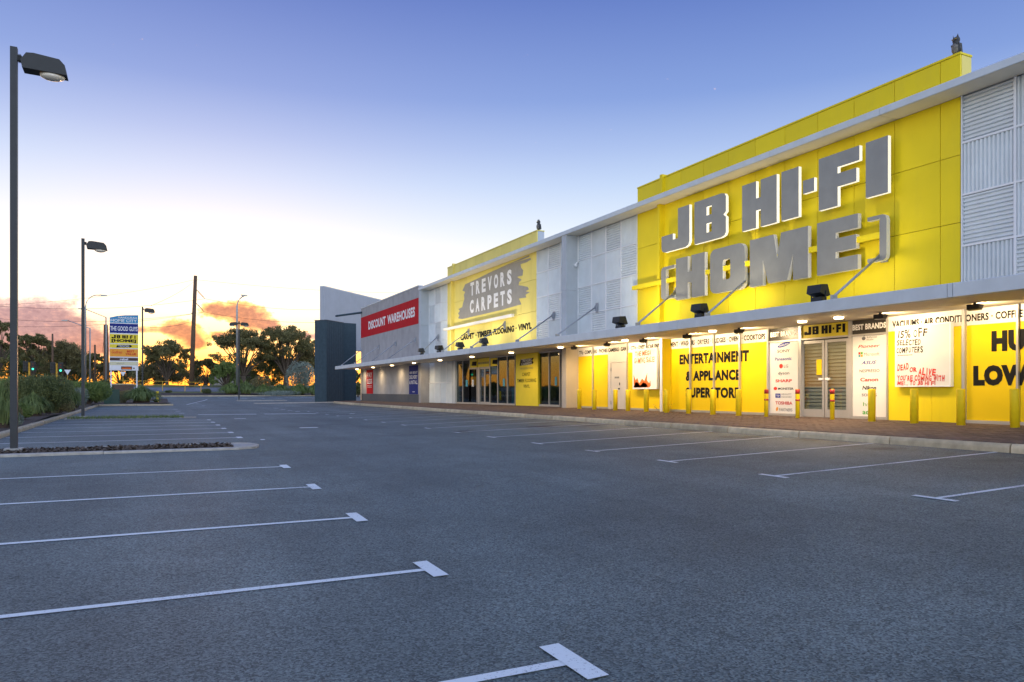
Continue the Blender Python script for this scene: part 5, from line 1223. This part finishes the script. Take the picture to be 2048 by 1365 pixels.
T('open gum tree between the first lamp post and the thin pole', 66, 662, 76, 122, 'leaf_gum', 12000, 20, tf=.2, flat=.7)
T('dense rounded dark tree behind the right traffic light', 126, 684, 92, 128, 'leaf_bronze', 18000, 24, tf=.08, flat=.9, gaps=1.05)
T('dense lower tree left of the first lamp post base', 24, 700, 90, 135, 'leaf_dark', 12000, 18, tf=.05, flat=.9, gaps=1.1)
T('small thin tree left of the thick timber pole', 188, 702, 60, 126, 'leaf_gum', 8000, 14, tf=.15, gaps=.85, flat=.8)
T('small thin tree behind the directory sign', 240, 722, 74, 132, 'leaf_bronze', 8000, 14, tf=.1, flat=.8)
T('upright open tree left of the leaning pole, lit by the sunset', 334, 680, 96, 120, 'leaf_gum', 14000, 22, tf=.14, flat=.85, gaps=.88)
T('low bushy tree below the upright sunset tree', 322, 726, 104, 126, 'leaf_bronze', 13000, 20, tf=.04, flat=1.0, gaps=1.1)
T('low thin tree right of the leaning power pole', 412, 718, 66, 128, 'leaf_gum', 7500, 14, tf=.1, gaps=.8, flat=.8)
T('wide spreading tree behind the twin-headed lamp post', 487, 656, 128, 122, 'leaf_gum', 18000, 26, tf=.2, flat=.65, tr=.4, gaps=.84)
T('widest spreading tree left of the charcoal blade wall', 572, 652, 138, 126, 'leaf_gum', 21000, 28, tf=.2, flat=.65, tr=.45, gaps=.86)
T('round green tree low behind the hedge', 452, 726, 66, 116, 'leaf_mid', 8000, 14, tf=.06, flat=.95, gaps=1.05)
T('dark dense tree close behind the charcoal blade wall', 612, 690, 90, 132, 'leaf_bronze', 13000, 18, tf=.05, flat=.9, gaps=1.1)
T('dark tree seen through the gap beside the concrete wall', 720, 744, 60, 110, 'leaf_dark', 5000, 10, tf=.1, flat=.9)
T('low scrubby tree below the widest spreading tree', 545, 712, 110, 130, 'leaf_dark', 13000, 18, tf=.04, flat=.95, gaps=1.1)
T('low scrubby tree between the poles and the upright tree', 282, 735, 80, 134, 'leaf_dark', 8000, 14, tf=.04, flat=.95, gaps=1.1)
T('scrubby dark tree below the rounded tree at left', 152, 722, 110, 136, 'leaf_dark', 13000, 18, tf=.03, flat=1.0, gaps=1.15)
T('scrubby dark tree below the open gum at left', 78, 716, 120, 138, 'leaf_dark', 14000, 20, tf=.03, flat=1.0, gaps=1.15)
T('low scrub at the foot of the leaning power pole', 385, 745, 70, 140, 'leaf_bronze', 6000, 12, tf=.03, flat=1.0, gaps=1.0)

def bush(label, u, d, vtop, vbase, wpx, leafm, n, leaf=.07, lobes=9, name='shrub', group='garden shrubs', x=None):
    x, y = at(u, d); zb3 = bedz(x, y) if y < 84 else G(x, y)+.05; zt2 = ZD(vtop, d); h = zt2-zb3; w = wpx*d/F/2
    t = thing(name, label, 'shrub', (x, y, zb3), group); Q = []; mb = MB()
    for k in range(lobes):
        a = 2*math.pi*k*.382; q = math.sqrt((k+.3)/lobes); c = (x+w*.62*q*math.cos(a), y+w*.6*q*math.sin(a), zb3+h*(.62-.30*q*rng.random()))
        mb.tube([(x, y, zb3-.1), c], [.03, .012], 5, False)
        r_ = w*.55*rng.uniform(.75, 1.1); rz = min(h*.40, max(.1, zt2-c[2]))*rng.uniform(.8, 1.05)
        p = blob_pts(c, n//lobes, (r_, r_, rz), .72); p[:, 2] = np.maximum(p[:, 2], zb3+.02); p += rng.normal(scale=r_*.06, size=p.shape)
        Q.append(leaf_quads(p, len(p), leaf*.6, leaf*1.4, .5))
    mb.build('stems', 'bark', t); quadmesh('foliage', np.concatenate(Q), leafm, t)
def tuft(label, u, d, vtop, wpx, blades=260, leafm='leaf_strap', name='strap_leaf_clump', group='strap-leaf clumps', zbase=None):
    x, y = at(u, d); zb3 = (bedz(x, y) if y < 84 else G(x, y)+.08) if zbase is None else zbase; h = ZD(vtop, d)-zb3; w = wpx*d/F/2
    t = thing(name, label, 'plant', (x, y, zb3), group); Q = []
    for k in range(blades):
        a = rng.uniform(0, 2*math.pi); f = rng.uniform(0, 1)**.6; rad = w*f; L = h*(1.05-.25*f*f)*rng.uniform(.8, 1.08); bw = rng.uniform(.010, .02)*max(1, d/26)
        dx, dy = math.cos(a), math.sin(a); tw = rng.uniform(-.5, .5); px_, py_ = -math.sin(a+tw)*bw, math.cos(a+tw)*bw; P = []; droop = f*rng.uniform(.55, 1.0)
        for s_ in (0, .25, .5, .75, 1.0):
            r_ = rad*(.30+.70*s_**1.1); zz = L*(1-(1-s_)**2.2)-L*droop*s_**2.6; P.append((x+dx*r_, y+dy*r_, zb3+max(.015, zz), 1-.8*s_**2))
        for p, q in zip(P[:-1], P[1:]):
            Q.append([(p[0]-px_*p[3], p[1]-py_*p[3], p[2]), (p[0]+px_*p[3], p[1]+py_*p[3], p[2]), (q[0]+px_*q[3], q[1]+py_*q[3], q[2]), (q[0]-px_*q[3], q[1]-py_*q[3], q[2])])
    quadmesh('leaves', Q, leafm, t); MB().lathe([(w*.4, -.05), (w*.33, h*.15), (w*.12, h*.34)], 8, (x, y, zb3)).build('crown_base', 'mulch', t)
tuft('strap-leaf clump right beside the first lamp post', 66, 30.5, 784, 80, 800)
tuft('strap-leaf clump at the left picture edge', 2, 23.5, 762, 70, 800)
bush('big dark rounded bush behind the first lamp post clump', 78, 33, 746, 830, 120, 'leaf_dark', 26000, .085, 18)
bush('silver-green low shrub at the left picture edge by the kerb', 8, 24, 818, 870, 60, 'leaf_silver', 9000, .06, 10)
bush('brown-green shrub spilling over the kerb behind the lamp post', 118, 38.5, 784, 828, 48, 'leaf_bronze', 8000, .07, 9)
bush('mid green bush at far left behind the edge clump', 6, 36, 752, 820, 90, 'leaf_mid', 14000, .09, 12)
tuft('strap-leaf clump between the dark bush and the grass strip lamp post', 136, 43, 764, 66, 700)
bush('silver shrub between the strap-leaf clumps', 154, 46, 774, 815, 44, 'leaf_silver', 6000, .08, 8)
bush('rounded green bush behind the grass strip lamp post', 178, 52, 761, 815, 80, 'leaf_mid', 18000, .10, 14)
bush('light green bush behind the middle clump', 144, 58, 760, 800, 74, 'leaf_mid', 12000, .10, 12)
bush('round green bush left of the utility cabinet', 192, 60, 768, 812, 50, 'leaf_mid', 9000, .10, 10)
bush('dark shrub behind the utility cabinet', 206, 74, 758, 800, 40, 'leaf_dark', 7000, .13, 9)
bush('grey-green shrub between cabinet and big clump', 250, 60, 780, 812, 32, 'leaf_bronze', 6000, .09, 8)
bush('low green groundcover mound by the kerb right of the first lamp post', 46, 27.5, 806, 845, 40, 'leaf_mid', 6000, .06, 8)
bush('low dark shrub by the kerb below the big dark bush', 98, 35.5, 800, 830, 44, 'leaf_dark', 6500, .07, 8)
bush('grey-green low shrub between the edge clump and the lamp post', 28, 26, 806, 850, 36, 'leaf_bronze', 5500, .06, 8)
bush('broad dark shrub filling the bed behind the edge clump', 36, 42, 756, 810, 90, 'leaf_dark', 14000, .10, 12)
tuft('largest strap-leaf clump right of the utility cabinet', 283, 58.5, 771, 82, 1100)
tuft('small strap-leaf clump at the entry bed corner', 312, 60, 798, 22, 120)
bush('small round dark shrub on the roadside bed, left one', 338, 99, 781, 791, 14, 'leaf_dark', 1800, .12, 5)
bush('small round dark shrub on the roadside bed, right one', 414, 99, 777, 792, 20, 'leaf_dark', 2200, .12, 5)
for i, (u, vt, w_) in enumerate(((462, 765, 48), (492, 763, 44), (528, 768, 44), (560, 767, 44), (598, 767, 50), (630, 766, 34))):
    tuft(f'broad strap-leaf clump in the roadside hedge, {ORD[i]} from the left', u, 99, vt, w_+8, 700, 'leaf_strap' if i % 2 else 'leaf_mid', 'hedge_clump', 'roadside hedge clumps')
bush('large silver-blue shrub beside the charcoal blade wall', 602, 108, 722, 775, 62, 'leaf_silver', 9000, .2, 12)
bush('dark round bush behind the left hedge clumps', 520, 108, 750, 775, 44, 'leaf_bronze', 5000, .18, 9)
bush('dark bush filling the gap beside the concrete wall', 716, 92, 764, 800, 30, 'leaf_dark', 3500, .14, 7)
bush('pale low groundcover under the right hedge clumps', 560, 97, 782, 792, 90, 'leaf_silver', 5000, .12, 9)
def weeds(x0, x1, y0, y1, n, h, zf, parent, nm='grass_blades', m='leaf_strap'):
    Q = []
    for k in range(n):
        x, y = rng.uniform(x0, x1), rng.uniform(y0, y1); hh = h*rng.uniform(.4, 1.3); a = rng.uniform(0, 6.28); w = .012; l = rng.uniform(-.5, .5)*hh
        z = zf(x, y); ca, sa = math.cos(a)*w, math.sin(a)*w; Q.append([(x-ca, y-sa, z), (x+ca, y+sa, z), (x+ca*.2+l, y+sa*.2, z+hh), (x-ca*.2+l, y-sa*.2, z+hh)])
    o = quadmesh(nm, Q, m, parent); o['kind'] = 'stuff'
weeds(-3.4, 1.2, 36.9, 37.5, 1500, .12, lambda x, y: G(x, y)+.01, i2)
for i, (u, pl) in enumerate(((1316, 'left'), (1338, 'right'))):
    y = WY(u, XW-.15); t = thing('weed', f'small dry weed on the {pl} side of the yellow pier foot', 'plant', (XW-.15, y, zw(y)), 'weeds at the wall'); Q = []
    for k in range(16):
        a = rng.uniform(0, 6.28); l = rng.uniform(.08, .28); p = np.array([XW-.15, y, zw(y)]); q = p+np.array([math.cos(a)*l*.6-.03, math.sin(a)*l*.9, l]); s_ = np.array([.004, .006, 0]); Q.append([p-s_, p+s_, q+s_, q-s_]); lf = np.array([.02, .02, .008]); Q.append([q-lf, q+lf*np.array([1, -1, 1]), q+lf, q-lf*np.array([1, -1, 1])])
    quadmesh('stems', Q, 'leaf_bronze', t)
